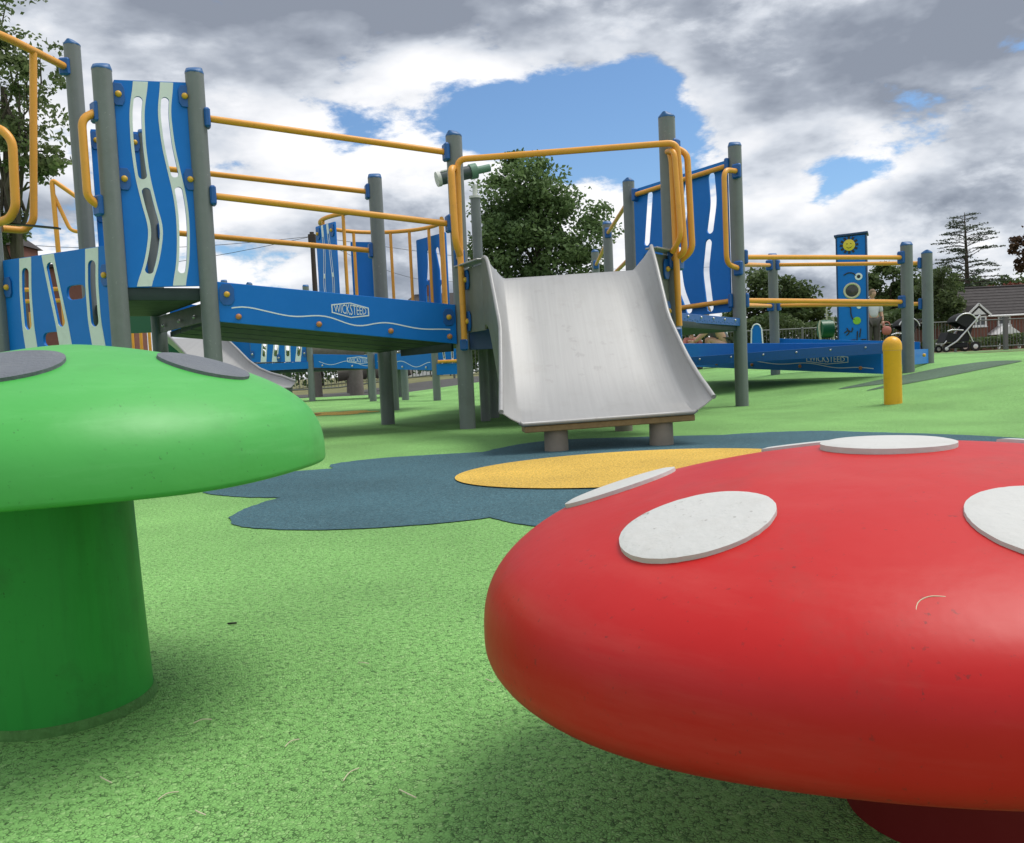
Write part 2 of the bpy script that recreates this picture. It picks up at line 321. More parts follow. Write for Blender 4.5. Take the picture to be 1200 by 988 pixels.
M = dict(
    post=mat('post_grey', (.158, .178, .178), .42, var=.12, vscale=5, dirt=(.06, .075, .055), dscale=3, damt=.3, bump=.03, bscale=120, speck=((.36, .37, .36), 55., .66, .55)),
    blue=mat('blue_board', (.004, .165, .58), .42, spec=.25, var=.10, vscale=3, dirt=(.02, .18, .50), dscale=4, damt=.2, bump=.04, bscale=90),
    navy=mat('navy_plate', (.010, .045, .13), .4, dirt=(.03, .05, .07), damt=.3, bump=.1, bscale=60),
    fix=mat('blue_fixing', (.005, .095, .34), .4, var=.1),
    cap=mat('post_cap_blue', (.012, .10, .28), .45, var=.1),
    sage=mat('sage_inlay', (.64, .71, .68), .5, var=.08, vscale=6, dirt=(.25, .3, .25), damt=.25),
    white=mat('white_line', (.72, .76, .78), .5),
    yellow=mat('yellow_paint', (.74, .33, .035), .40, var=.10, vscale=5, dirt=(.35, .16, .03), dscale=9, damt=.25, bump=.02, bscale=150, speck=((.25, .11, .03), 60., .65, .7)),
    bolt=mat('yellow_bolt', (.62, .36, .03), .4, var=.15, vscale=30),
    obolt=mat('orange_bolt', (.50, .20, .06), .45, var=.2, vscale=30),
    metalbolt=mat('steel_bolt', (.5, .5, .5), .3, metal=.9),
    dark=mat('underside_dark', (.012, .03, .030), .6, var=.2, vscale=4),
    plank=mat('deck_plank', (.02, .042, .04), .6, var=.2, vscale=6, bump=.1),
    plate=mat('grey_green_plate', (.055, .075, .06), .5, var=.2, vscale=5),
    sidep=mat('slide_side_plate', (.17, .18, .15), .5, metal=.2, var=.25, vscale=4, dirt=(.08, .08, .06)),
    steel=steel_mat(),
    wood=mat('ply_edge', (.22, .155, .07), .75, var=.4, vscale=15, bump=.2, dirt=(.1, .07, .04)),
    concrete=mat('slide_leg_grey', (.22, .19, .155), .7, var=.25, vscale=7, bump=.1),
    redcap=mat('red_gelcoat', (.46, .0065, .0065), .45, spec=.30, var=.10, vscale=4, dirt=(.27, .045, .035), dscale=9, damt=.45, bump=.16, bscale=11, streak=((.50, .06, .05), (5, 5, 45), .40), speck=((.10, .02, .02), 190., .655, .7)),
    redstem=mat('red_stem', (.16, .007, .007), .6, spec=.2, var=.15),  # red pulled darker, shade under the cap put into the stem colour
    greencap=mat('green_gelcoat', (.055, .37, .062), .46, spec=.5, var=.08, vscale=4, dirt=(.05, .24, .05), dscale=8, damt=.45, bump=.16, bscale=10, streak=((.12, .47, .13), (5, 5, 45), .45), speck=((.02, .10, .02), 170., .655, .7)),
    greenstem=mat('green_stem', (.022, .27, .038), .45, spec=.3, var=.12, vscale=4, dirt=(.02, .10, .02), dscale=9, damt=.5, bump=.10, bscale=10, streak=((.012, .12, .018), (30, 30, 3), .45), speck=((.01, .05, .01), 150., .66, .7)),
    spotw=mat('white_rubber_spot', (.50, .505, .49), .75, var=.07, vscale=20, dirt=(.42, .41, .38), dscale=16, damt=.5, bump=.14, bscale=120, speck=((.2, .19, .17), 120., .66, .7)),
    spotk=mat('slate_rubber_spot', (.12, .135, .158), .7, var=.15, vscale=14, dirt=(.17, .19, .19), dscale=18, damt=.5, bump=.3, bscale=160),
    seal=mat('dirty_base_seal', (.07, .20, .045), .9, var=.5, vscale=40, bump=.5, bscale=150),
    bollard=mat('bollard_yellow', (.82, .41, .016), .42, var=.10, vscale=8, dirt=(.36, .15, .02), dscale=10, damt=.35, bump=.03),
    black=mat('black_plastic', (.012, .013, .015), .45), rubbert=mat('tyre', (.015, .015, .016), .8),
    fabric=mat('black_fabric', (.018, .019, .022), .9, bump=.2, bscale=200), silver=mat('silver_tube', (.62, .63, .64), .3, metal=.6),
    gplastic=mat('green_plastic', (.01, .10, .045), .4), cream=mat('cream_edge', (.55, .52, .38), .5),
    sunyel=mat('sun_yellow', (.72, .56, .04), .5), lime=mat('lime', (.22, .48, .03), .5), glass=mat('dark_acrylic', (.05, .05, .045), .08),
    telw=mat('telescope_white', (.62, .63, .60), .4), telg=mat('telescope_green', (.12, .24, .17), .4), teld=mat('telescope_dark', (.05, .07, .07), .35),
    bark=mat('bark', (.075, .06, .045), .9, var=.4, vscale=6, bump=.6, bscale=20), paleb=mat('pale_bark', (.20, .19, .15), .9, var=.5, vscale=7, bump=.5, bscale=25),
    brick=mat('brick', (.19, .08, .058), .85, var=.25, vscale=3), roof=mat('roof_tile', (.036, .031, .031), .85, var=.3, vscale=2, bump=.4, bscale=3),
    upvc=mat('white_frame', (.75, .76, .76), .4), pane=mat('window_pane', (.05, .06, .07), .08),
    fence=mat('galvanised_fence', (.13, .15, .14), .55, metal=.3), polew=mat('pole_wood', (.05, .04, .032), .9), wire=mat('wire', (.02, .02, .02), .6),
    skin=mat('skin', (.46, .27, .19), .55), hair=mat('hair', (.17, .115, .07), .8), shirt=mat('pale_shirt', (.52, .53, .58), .85), trous=mat('dark_trousers', (.07, .065, .06), .85),
    grey=mat('grey_cloth', (.09, .10, .11), .9), bagr=mat('red_bag', (.40, .13, .10), .6), hatw=mat('white_hat', (.7, .68, .64), .8),
    log=mat('grey_log', (.16, .145, .125), .9, var=.4, vscale=4, bump=.5),
    straw=mat('dry_straw', (.55, .52, .36), .8), twig=mat('twig', (.02, .018, .016), .8), red=mat('far_red', (.3, .05, .03), .6),
    rgreen=rubber('green_crumb', (.225, .485, .138), (.08, .21, .05), (.33, .58, .21)),
    rnavy=rubber('navy_crumb', (.058, .145, .180), (.028, .07, .09), (.12, .23, .26)),
    ryel=rubber('yellow_crumb', (.76, .49, .085), (.54, .31, .05), (.82, .58, .16)),
    rgrey=rubber('grey_crumb', (.10, .17, .11), (.04, .08, .05), (.15, .22, .15)),
    rbrown=rubber('brown_crumb', (.20, .10, .06), (.1, .05, .03), (.3, .15, .09)),
    asphalt=mat('asphalt', (.06, .06, .058), .9, var=.3, vscale=3, bump=.4, bscale=90),
    grass=mat('dry_grass', (.14, .145, .055), .95, var=.5, vscale=.8, dirt=(.27, .21, .11), dscale=.5, damt=.8, bump=.6, bscale=14),
    mulch=mat('red_mulch', (.24, .085, .05), .95, var=.4, vscale=4, bump=.5),
    lf_oak=leafmat('oak_leaf', (.08, .145, .055), (.18, .27, .10)), lf_birch=leafmat('birch_leaf', (.075, .11, .045), (.19, .235, .10), .5),
    lf_mid=leafmat('hedge_tree_leaf', (.045, .085, .032), (.125, .17, .06)), lf_con=leafmat('needle', (.05, .08, .055), (.11, .14, .09), .2),
    lf_cop=leafmat('copper_leaf', (.06, .035, .025), (.12, .075, .04)), lf_red=leafmat('red_leaf', (.12, .03, .02), (.20, .06, .035)), lf_pale=leafmat('pale_leaf', (.05, .085, .03), (.14, .18, .075), .4),
)

# ------------------------------------------------------------------ ground
def sheet(name, xs, ys, off, m):
    X, Y = np.meshgrid(xs, ys); Z = gz(X, Y) + off; nx, ny = len(xs), len(ys)
    me = bpy.data.meshes.new(name)
    f = [(j * nx + i, j * nx + i + 1, (j + 1) * nx + i + 1, (j + 1) * nx + i) for j in range(ny - 1) for i in range(nx - 1)]
    me.from_pydata(np.stack([X, Y, Z], -1).reshape(-1, 3).tolist(), [], f); me.shade_smooth(); me.materials.append(m)
    o = link(name, me); o['kind'] = 'structure'; return o
def spread(a, n, far, p=3.2):
    t = np.linspace(0, 1, n); return a * t / t.max() + (far - a) * t ** p
xs = np.r_[-spread(16, 60, 900)[::-1][:-1], spread(16, 60, 900)]; ys = np.r_[-40, -20, -10, -5, spread(30, 110, 1500)]
sheet('ground', xs, ys, -.075, M['grass'])
sheet('path', np.linspace(-40, 5, 120), np.linspace(19.2, 26.5, 24), -.03, M['asphalt'])
sheet('play_surface', np.linspace(-16, 22, 153), np.r_[np.linspace(-8, 4, 40), np.linspace(4.25, 20.4, 66)], 0.0, M['rgreen'])
sheet('mulch_bed', np.linspace(12.0, 36, 40), np.linspace(20.6, 29, 24), -.03, M['mulch'])
def closed_smooth(pts, sub=8):
    P = np.array(pts, float); n = len(P); out = []
    for i in range(n):
        a, b, c, d = P[i - 1], P[i], P[(i + 1) % n], P[(i + 2) % n]
        for t in np.arange(sub) / sub:
            out.append(.5 * ((2 * b) + (c - a) * t + (2 * a - 5 * b + 4 * c - d) * t * t + (3 * b - a - 3 * c + d) * t ** 3))
    return np.array(out)
def marking(name, loop, off, m, rings=14):
    c = loop.mean(0); n = len(loop); v = []; f = []
    for k in range(1, rings + 1):
        p = c + (loop - c) * k / rings; v.append(np.c_[p, gz(p[:, 0], p[:, 1]) + off])
    v = np.concatenate([np.array([[c[0], c[1], float(gz(*c)) + off]])] + v)
    f += [(0, 1 + j, 1 + (j + 1) % n) for j in range(n)]
    for k in range(rings - 1): f += [(1 + k * n + j, 1 + (k + 1) * n + j, 1 + (k + 1) * n + (j + 1) % n, 1 + k * n + (j + 1) % n) for j in range(n)]
    me = bpy.data.meshes.new(name); me.from_pydata(v.tolist(), [], f); me.shade_smooth(); me.materials.append(m)
    o = link(name, me); o['kind'] = 'structure'; return o
# petals of the big flower, lobe by lobe; each list runs between two notches
lobes = [[(-.90, 4.18), (-1.08, 4.12), (-1.26, 3.96), (-1.34, 3.72), (-1.30, 3.50), (-1.18, 3.36), (-1.04, 3.27)],
         [(-.90, 3.215), (-.95, 3.06), (-.96, 2.85), (-.91, 2.68), (-.78, 2.55), (-.55, 2.48), (-.30, 2.49)],
         [(-.075, 2.56), (.0, 2.44), (.2, 2.28), (.5, 2.2), (.8, 2.22), (1.02, 2.36)],
         [(1.15, 2.52), (1.4, 2.42), (1.75, 2.45), (2.0, 2.65), (2.1, 2.95), (2.02, 3.2)],
         [(1.95, 3.33), (2.2, 3.4), (2.45, 3.65), (2.50, 4.0), (2.38, 4.35), (2.12, 4.7)],
         [(1.98, 4.86), (1.85, 5.02), (1.6, 5.09), (1.42, 5.09)], [(1.25, 5.05), (1.0, 5.13), (.75, 5.18), (.45, 5.24), (.2, 5.2), (.0, 5.0)],
         [(-.17, 4.68), (-.33, 4.66), (-.5, 4.64), (-.7, 4.6), (-.86, 4.5), (-.95, 4.36)]]
def lobe_curve(l, nxt, sub=7):
    P = np.array([l[0]] + l + [nxt, nxt], float); out = []
    for i in range(1, len(P) - 2):
        a, b, c, d = P[i - 1], P[i], P[i + 1], P[i + 2]
        for t in np.arange(sub) / sub: out.append(.5 * ((2 * b) + (c - a) * t + (2 * a - 5 * b + 4 * c - d) * t * t + (3 * b - a - 3 * c + d) * t ** 3))
    return out
lobes_o = [lobes[0], lobes[1], lobes[2], lobes[3], lobes[4], lobes[5], lobes[6], lobes[7]]
fl = []
for i, l in enumerate(lobes_o): fl += lobe_curve(l, lobes_o[(i + 1) % 8][0])
fl = np.array(fl) + RNG.normal(0, .0035, (len(fl), 2))
marking('navy_flower_marking', fl, .003, M['rnavy'])
th = np.linspace(0, 2 * PI, 90, endpoint=False)
marking('yellow_flower_centre', np.c_[.55 + .80 * np.cos(th) + .06 * np.sin(th), 3.68 + .62 * np.sin(th) + .07 * np.cos(th)], .008, M['ryel'])
def daisy(cx, cy, r, k, amp, ph=0): t = np.linspace(0, 2 * PI, 120, endpoint=False); q = r * (1 + amp * np.abs(np.cos(k * t / 2 + ph))); return np.c_[cx + q * np.cos(t), cy + q * np.sin(t)]
marking('small_yellow_flower', daisy(-2.25, 10.7, .40, 6, .45), .004, M['ryel'], 6)
marking('small_flower_eye', daisy(-2.55, 10.6, .16, 1, 0), .008, M['rbrown'], 3)
marking('grey_blob_marking', closed_smooth([(3.4, 8.05), (4.2, 8.25), (4.9, 8.6), (5.45, 9.0), (5.35, 9.45), (4.8, 9.3), (4.3, 9.0), (3.75, 8.75), (3.3, 8.5), (3.75, 8.35)]), .004, M['rgrey'])
marking('brown_blob_marking', closed_smooth([(7.3, 13.2), (8.6, 13.1), (9.2, 13.6), (8.4, 13.9), (7.4, 13.7)]), .004, M['rbrown'])
marking('green_blob_marking', closed_smooth([(7.6, 16.2), (9.2, 15.8), (11, 16.6), (9.4, 17.2)]), .004, M['rgrey'])

# ------------------------------------------------------------------ mushroom stools
def mushroom(label, X, Y, R, zr, zt, n, m, e, tilt, stem_r, mats, ring, centre, sx):
    t = thing('mushroom_stool', label, 'stool', (X, Y, 0), 'mushroom stools')
    def zf(r):
        s = np.sqrt(np.clip(r / R, 0, 1) ** 2 + .004) / math.sqrt(1.004); return zr + (zt - zr) * np.maximum(1 - s ** n, 0) ** (1 / m)
    s = np.r_[np.linspace(0, .8, 34), .8 + .2 * np.sin(np.linspace(0, PI / 2, 40))[1:]]
    prof = [(r, float(zf(r))) for r in s[::-1] * R]
    tb = np.linspace(0, -PI * .62, 9)[1:]
    under = [(R - e + e * math.cos(a), zr + e * math.sin(a)) for a in tb]
    under += [(R * .86, zr - e * .2), (R * .6, zr + .012), (stem_r * .8, zr + .03)]
    mb = MB(); mb.lathe(under[::-1] + prof, (0, 0, 0), 128)
    v = np.concatenate(mb.v); a = np.arctan2(v[:, 1], v[:, 0]); rr = np.hypot(v[:, 0], v[:, 1])
    v[:, 2] += tilt * v[:, 0] + (.0022 * np.sin(3 * a + 1) + .0010 * np.sin(7 * a + rr * 9)) * (rr / R) ** 2
    k = 1 + .003 * np.sin(5 * a + 2) * (rr / R) ** 4; v[:, 0] *= k; v[:, 1] *= k
    mb.v = [v + V3(X, Y, 0)]
    build(mb, 'cap', mats[0], t, 60)
    sp = []
    for z in np.linspace(0, 1, 24):
        sp.append((stem_r * (1.03 + .11 * (1 - z) ** 1.3), -.02 + (zr + .035) * z))
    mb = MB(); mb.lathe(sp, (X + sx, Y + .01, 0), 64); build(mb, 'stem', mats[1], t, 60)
    if tilt == 0: build(MB().lathe([(stem_r * 1.14 + .004, -.01), (stem_r * 1.14 + .0035, .004), (stem_r * 1.135 + .001, .012), (stem_r * 1.13, .013)], (X + sx, Y + .01, 0), 64, close=False), 'base_seal', M['seal'], t, 60)
    def spot(ang, rf, rad):
        a = math.radians(ang); cx, cy = rf * R * math.cos(a), rf * R * math.sin(a); q = []; nr, na = 9, 90
        er = np.cos(a) * 0 + 1; dr = np.array([math.cos(a), math.sin(a)]); dt = np.array([-dr[1], dr[0]])
        jag = 1 + .006 * np.sin(np.arange(na) * 2 * PI / na * 5 + ang) + RNG.normal(0, .0022, na)
        def surf(px, py):
            q = np.hypot(px, py); w = np.arctan2(py, px); return zf(q) + tilt * px + (.0022 * np.sin(3 * w + 1) + .0010 * np.sin(7 * w + q * 9)) * (q / R) ** 2
        slope = (float(zf(rf * R + .01)) - float(zf(max(rf * R - .01, 0)))) / .02; cs = 1 / math.sqrt(1 + slope * slope) if rf > .1 else 1
        nrm = np.array([dr[0] * -slope, dr[1] * -slope, 1.0]) * cs if rf > .1 else np.array([0, 0, 1.])
        top, bot = [], []
        th = np.arange(na) * 2 * PI / na
        for i in range(nr + 1):
            rr = rad * i / nr * (jag if i == nr else 1)
            px = cx + rr * (np.cos(th) * dr[0] * cs + np.sin(th) * dt[0]); py = cy + rr * (np.cos(th) * dr[1] * cs + np.sin(th) * dt[1])
            p = np.c_[px, py, surf(px, py)] + V3(X, Y, 0)
            flat = np.c_[px, py, surf(np.array(cx), np.array(cy)) + tilt * 0 + (px * dr[0] + py * dr[1] - rf * R) * slope + (tilt * (px - cx))] + V3(X, Y, 0)
            p[:, 2] = np.maximum(p[:, 2], lerp(p[:, 2], flat[:, 2], .5 if rf > .1 else .75))
            edge = .0014 if i == nr else 0
            top.append(p + nrm * (.0038 - edge)); bot.append(p - nrm * .014)
        tp = np.concatenate([top[0][:1]] + top[1:] + [top[-1] - nrm * .002 + 0 * top[-1]] + [bot[-1]]); f = [(0, 1 + j, 1 + (j + 1) % na) for j in range(na)]
        for i in range(nr + 1): f += [(1 + i * na + j, 1 + (i + 1) * na + j, 1 + (i + 1) * na + (j + 1) % na, 1 + i * na + (j + 1) % na) for j in range(na)]
        mb = MB(); mb.add(tp, f); build(mb, 'spot', mats[2], t, 50)
    for a, rf, rad in ring: spot(a, rf, rad)
    if centre: spot(0, .06, centre)
    return t
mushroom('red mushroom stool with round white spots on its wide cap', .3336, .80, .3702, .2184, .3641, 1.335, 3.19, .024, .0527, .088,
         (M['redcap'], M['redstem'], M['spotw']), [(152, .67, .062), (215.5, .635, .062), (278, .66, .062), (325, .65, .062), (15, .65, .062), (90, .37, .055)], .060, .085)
mushroom('green mushroom stool with slate grey spots on its cap', -.6101, 1.18, .3385, .336, .5146, 1.3556, 2.8, .007, 0, .106,
         (M['greencap'], M['greenstem'], M['spotk']), [(-11, .60, .060), (-86, .52, .066), (61, .58, .060), (133, .58, .060), (205, .58, .060)], None, -.052)

# ------------------------------------------------------------------ kit of parts for the play units
PR = .0625                                                    # post radius
def flute_profile(n=32):
    a = np.arange(n) * 2 * PI / n; return a, 1 + .018 * np.cos(8 * a)
_postmesh = {}
def post(parent, x, y, ztop, r=PR, cap='ridge', rot=0., zbase=None, m='post'):
    zb = float(gz(x, y)) - .06 if zbase is None else zbase
    n = 32; a, k = flute_profile(n); mb = MB(); v = []
    for z in (zb, ztop - .004, ztop): v.append(np.c_[x + r * k * np.cos(a), y + r * k * np.sin(a), np.full(n, z)])
    f = [(i * n + j, i * n + (j + 1) % n, (i + 1) * n + (j + 1) % n, (i + 1) * n + j) for i in range(2) for j in range(n)] + [tuple(range(n - 1, -1, -1)), tuple(2 * n + j for j in range(n))]
    mb.add(np.concatenate(v), f); p = build(mb, 'post', M[m], parent, 50)
    if cap:
        mb = MB(); v = []; R2 = r * 1.015
        ca, sa = math.cos(rot), math.sin(rot)
        for z, sx, sy in ((-.002, 1, 1), (.008, 1, 1), (.014, .97, .93), (.038, .86, .40), (.042, .76, .24)):
            X = R2 * sx * np.cos(a); Yv = R2 * sy * np.sin(a); v.append(np.c_[x + X * ca - Yv * sa, y + X * sa + Yv * ca, np.full(n, ztop + z)])
        f = [(i * n + j, i * n + (j + 1) % n, (i + 1) * n + (j + 1) % n, (i + 1) * n + j) for i in range(4) for j in range(n)] + [tuple(4 * n + j for j in range(n))]
        mb.add(np.concatenate(v), f); build(mb, 'post_cap', M['cap'], p, 30)
    return p
def clamp(parent, p, d, size=(.042, .088, .135)):              # blue clamp block on a post; d = direction out of the post
    d = np.array(d, float); d[2] = 0; d /= np.linalg.norm(d) + 1e-9; u = np.array([-d[1], d[0], 0])
    mb = MB(); mb.box(p, size, d, u, (0, 0, 1), .012); build(mb, 'clamp', M['fix'], parent, 30)
def rail(parent, pts, r=.024, clamps=(True, True), rr=.09, name='rail', n=12, m='yellow'):
    P = round_path(pts, rr) if len(pts) > 2 else [np.array(p, float) for p in pts]
    mb = MB(); mb.tube(P, r, n); o = build(mb, name, M[m], parent, 60)
    if clamps[0]: clamp(o, P[0], P[1] - P[0])
    if clamps[1]: clamp(o, P[-1], P[-2] - P[-1])
    return o
def dome(): 
    mb = MB(); mb.lathe([(.021, 0), (.021, .006), (.019, .013), (.013, .018), (.005, .0205), (.0005, .021)], (0, 0, 0), 16); return mb.mesh('bolt', (0, 0, 0), 50)
DOME = {}
for k in ('bolt', 'obolt', 'metalbolt'):
    DOME[k] = dome(); DOME[k].materials.append(M[k])
def bolt(parent, p, N, kind='bolt', s=1.0):
    q = Vector(N).to_track_quat('Z', 'Y'); o = inst('bolt', DOME[kind], parent, p, q.to_euler()); o.scale = (s, s, s); return o
def frame2(p0, p1):
    U = np.array([p1[0] - p0[0], p1[1] - p0[1], 0.]); w = np.linalg.norm(U); U /= w; N = np.array([U[1], -U[0], 0.])
    if N[1] > 0: N = -N
    return U, w, N
def fixing(parent, p, U, N, kind='bolt', h=.145, w=.078):      # elongated blue plate with a domed bolt
    oct_ = [(-w / 2, -h * .28), (-w * .28, -h / 2), (w * .28, -h / 2), (w / 2, -h * .28), (w / 2, h * .28), (w * .28, h / 2), (-w * .28, h / 2), (-w / 2, h * .28)]
    v, f = curve_shape([oct_], .014, .003); mb = MB(); mb.add(place(v, np.array(p) + N * .006, U, (0, 0, 1), N), f); build(mb, 'fixing_plate', M['fix'], parent, 30)
    bolt(parent, np.array(p) + N * .013, N, kind)
def interp(tab, v): t = np.array(tab, float); return np.interp(v, t[:, 0], t[:, 1])
def smooth_c(tab):
    t = np.array(tab, float)
    def f(v):
        v = np.atleast_1d(v); out = np.zeros_like(v)
        for d, w in ((-.05, .15), (-.025, .2), (0, .3), (.025, .2), (.05, .15)): out += w * np.interp(v + d, t[:, 0], t[:, 1])
        return out
    return f
def wave_panel(parent, p0, p1, zb, zt, bands=(), stripe=True, thick=.02, m='blue', fixes=(), extra=(), name='wave_panel', label=None, slotw=.6, stripem='sage', bk='bolt'):
    """upright board between p0 and p1; zb, zt = (z at p0, z at p1); bands = (centre table, half width, slots) in fractions, v from the top"""
    U, w, N = frame2(p0, p1); o = np.array([p0[0], p0[1], 0.])
    def xy(u, v): u = np.asarray(u, float); v = np.asarray(v, float); b = lerp(zb[0], zb[1], u); t = lerp(zt[0], zt[1], u); return np.stack([u * w, t + (b - t) * v], -1)
    c = .03; outer = xy([c / 2, 1 - c / 2, 1, 1, 1 - c / 2, c / 2, 0, 0], [0, 0, .012, .988, 1, 1, .988, .012])
    holes = []; strips = []
    Hh = abs(zt[0] - zb[0])
    for tab, hw, slots in bands:
        cf = smooth_c(tab); mine = []
        for v0, v1 in slots:
            s = hw * slotw; vr = s * w / Hh; vs = np.linspace(v0 + vr, v1 - vr, 22)
            aa = np.linspace(0, PI, 9)
            lft = np.c_[cf(vs) - s, vs]; rgt = np.c_[cf(vs) + s, vs]
            bot = np.c_[cf(vs[-1:]) - s * np.cos(aa), vs[-1] + vr * np.sin(aa)]; top = np.c_[cf(vs[:1]) + s * np.cos(aa), vs[0] - vr * np.sin(aa)]
            lp = np.concatenate([lft, bot[1:-1], rgt[::-1], top[1:-1]]); mine.append(xy(lp[:, 0], lp[:, 1]))
        holes += mine
        if stripe:
            vs = np.linspace(.004, .996, 44); lp = np.concatenate([np.c_[cf(vs) - hw, vs], np.c_[cf(vs) + hw, vs][::-1]]); strips.append([xy(lp[:, 0], lp[:, 1])] + mine)
    for cu, cv, ru, rv in extra:
        t = np.linspace(0, 2 * PI, 24, endpoint=False); e = .45
        X = np.sign(np.cos(t)) * np.abs(np.cos(t)) ** e; Yv = np.sign(np.sin(t)) * np.abs(np.sin(t)) ** .8
        holes.append(xy(cu + ru * X, cv + rv * Yv))
    vv, f = curve_shape([outer] + holes, thick, .002); mb = MB(); mb.add(place(vv, o, U, (0, 0, 1), N), f)
    pn = build(mb, name, M[m], parent, 30, label)
    for lp in strips:
        vv, f = curve_shape(lp, .003); mb = MB(); mb.add(place(vv, o + N * (thick / 2 + .0006), U, (0, 0, 1), N), f); build(mb, 'stripe', M[stripem], pn, 30)
    for fu, fv in fixes:
        q = xy(fu, fv); fixing(pn, o + U * q[0] + V3(0, 0, q[1]) + N * (thick / 2), U, N, bk)
    return pn
def logo(parent, o, U, Vv, N, wl_, hl):                      # six-sided badge with its lettering
    def hexa(k): return [(-wl_ / 2 * k, -hl * .27 * k), (0, -hl / 2 * k), (wl_ / 2 * k, -hl * .27 * k), (wl_ / 2 * k, hl * .27 * k), (0, hl / 2 * k), (-wl_ / 2 * k, hl * .27 * k)]
    inner = hexa(1); e = .065 * hl
    inn = [(np.sign(x) * (abs(x) - e) if x else 0, np.sign(y) * (abs(y) - e)) for x, y in inner]
    v, f = curve_shape([inner, inn], .003); mb = MB(); mb.add(place(v, o, U, Vv, N), f); b = build(mb, 'logo_badge', M['white'], parent, 30)
    v, f = text_shape('WICKSTEED', hl * .62, .0012); half = np.abs(v[:, 0]).max(); v[:, 0] *= wl_ * .43 / half; y0 = np.abs(v[:, 1]).max()
    v[:, 1] *= hl * .40 / y0 * (1.0 - .42 * np.abs(v[:, 0]) / (wl_ * .43))
    mb = MB(); mb.add(place(v, np.array(o) + np.array(N) * .001, U, Vv, N), f); build(mb, 'logo_lettering', M['white'], parent, 0)
def beam(parent, p0, p1, zb, zt, waves=True, badge=.58, bolts=(.1, .4, .68, .95), kind='obolt', fixes=(True, True), label=None, phase=0.3, nper=2.2, bw=.28, bh=.115, thick=.03, m='blue', amp=.16, wave=None, badge_v=.62):
    U, w, N = frame2(p0, p1); o = np.array([p0[0], p0[1], 0.]); slope = (zt[1] - zt[0]) / w
    Uv = np.array([U[0], U[1], slope]); Uv /= np.linalg.norm(Uv); Vv = np.array([0, 0, 1.])
    h = zt[0] - zb[0]
    quad = [(0.002, zb[0]), (w - .002, zb[1]), (w - .002, zt[1]), (.002, zt[0])]
    v, f = curve_shape([quad], thick, .004); mb = MB(); mb.add(place(v, o, U, (0, 0, 1), N), f); b = build(mb, 'ramp_beam', M[m], parent, 30, label)
    def at(u, v): return o + U * u * w + V3(0, 0, lerp(lerp(zb[0], zb[1], u), lerp(zt[0], zt[1], u), v))
    face = N * (thick / 2 + .001)
    if waves:
        us = np.linspace(.05, .97, 70); vs = .42 - .10 * us + amp * np.cos(us * nper * 2 * PI + phase) if wave is None else smooth_c(wave)(us); P = np.array([at(u, q) for u, q in zip(us, vs)]) + face
        mb = MB(); hw = .0045; vv = np.concatenate([P + V3(0, 0, hw), P - V3(0, 0, hw)]); nn = len(P)
        mb.add(np.concatenate([vv, vv - N * .002]), [(i, nn + i, nn + i + 1, i + 1) for i in range(nn - 1)] + [(i, i + 1, 2 * nn + i + 1, 2 * nn + i) for i in range(nn - 1)])
        build(mb, 'wave_line', M['white'], b, 0)
    if badge: logo(b, at(badge, badge_v) + face, Uv, Vv, N, bw, bh)
    for u in bolts: bolt(b, at(u, .17) + face, N, kind)
    if fixes[0]: fixing(b, at(.035, .70) + face - N * .006, U, N, 'bolt', .15, .10)
    if fixes[1]: fixing(b, at(.965, .66) + face - N * .006, U, N, 'bolt', .13, .09)
    return b
def slab(parent, poly, z0, z1, m, name='deck'):
    v, f = curve_shape([poly], z1 - z0, .004); v[:, 2] += (z0 + z1) / 2; mb = MB(); mb.add(v, f); return build(mb, name, M[m], parent, 30)

# ------------------------------------------------------------------ the big play unit
PS = thing('play_structure', 'big accessible play unit with grey posts, blue boards, yellow rails and wide steel slide', 'play structure', (0, 7, 0))
A, B, C, Cb, D, E_ = (-3.36, 6.9), (-2.593, 5.7), (-2.09, 6.0), (-2.95, 7.2), (-.352, 6.7), (-1.145, 7.8)
Fp, G, H_, I_, J_, Lp = (1.27, 6.5), (2.215, 8.1), (1.365, 9.2), (1.40, 11.5), (1.49, 14.0), (-3.70, 6.2)
K_, P7, P8 = (3.517, 11.2), (4.337, 9.2), (5.051, 10.2)
for (x, y), zt, rot in ((A, 3.18, 1.5), (B, 2.54, .1), (C, 2.595, .1), (Cb, 2.55, .2), (D, 2.28, .9), (E_, 2.24, .1), (Fp, 2.29, 1.0), (G, 2.45, .1), (H_, 2.40, 1.3), (I_, 2.34, .1), (J_, 2.31, .8),
                        (Lp, 2.5, .2), (K_, 1.775, .1), (P7, 1.59, .1), (P8, 1.61, 1.2)):
    post(PS, x, y, zt, rot=rot)
for x, y in ((-.18, 8.1), (-.1, 8.9), (.0, 9.8), (.1, 10.8), (.75, 6.72)): post(PS, x, y, .70 if y > 7 else .62, cap=None)
# wave board of the high tower
wave_panel(PS, (-2.545, 5.745), (-2.135, 5.975), (1.12, 1.135), (2.49, 2.53),
    [([(0, .37), (.146, .283), (.311, .272), (.465, .30), (.63, .38), (.708, .436), (.80, .395), (.898, .325), (1, .20)], .10, [(.075, .475), (.515, .935)]),
     ([(0, .72), (.146, .65), (.311, .675), (.465, .745), (.53, .78), (.63, .805), (.708, .805), (.80, .79), (.898, .76), (1, .685)], .09, [(.075, .465), (.51, .935)])],
    fixes=((.055, .07), (.945, .07), (.055, .475), (.945, .475)), label='tall blue wave board with two pale slotted stripes')
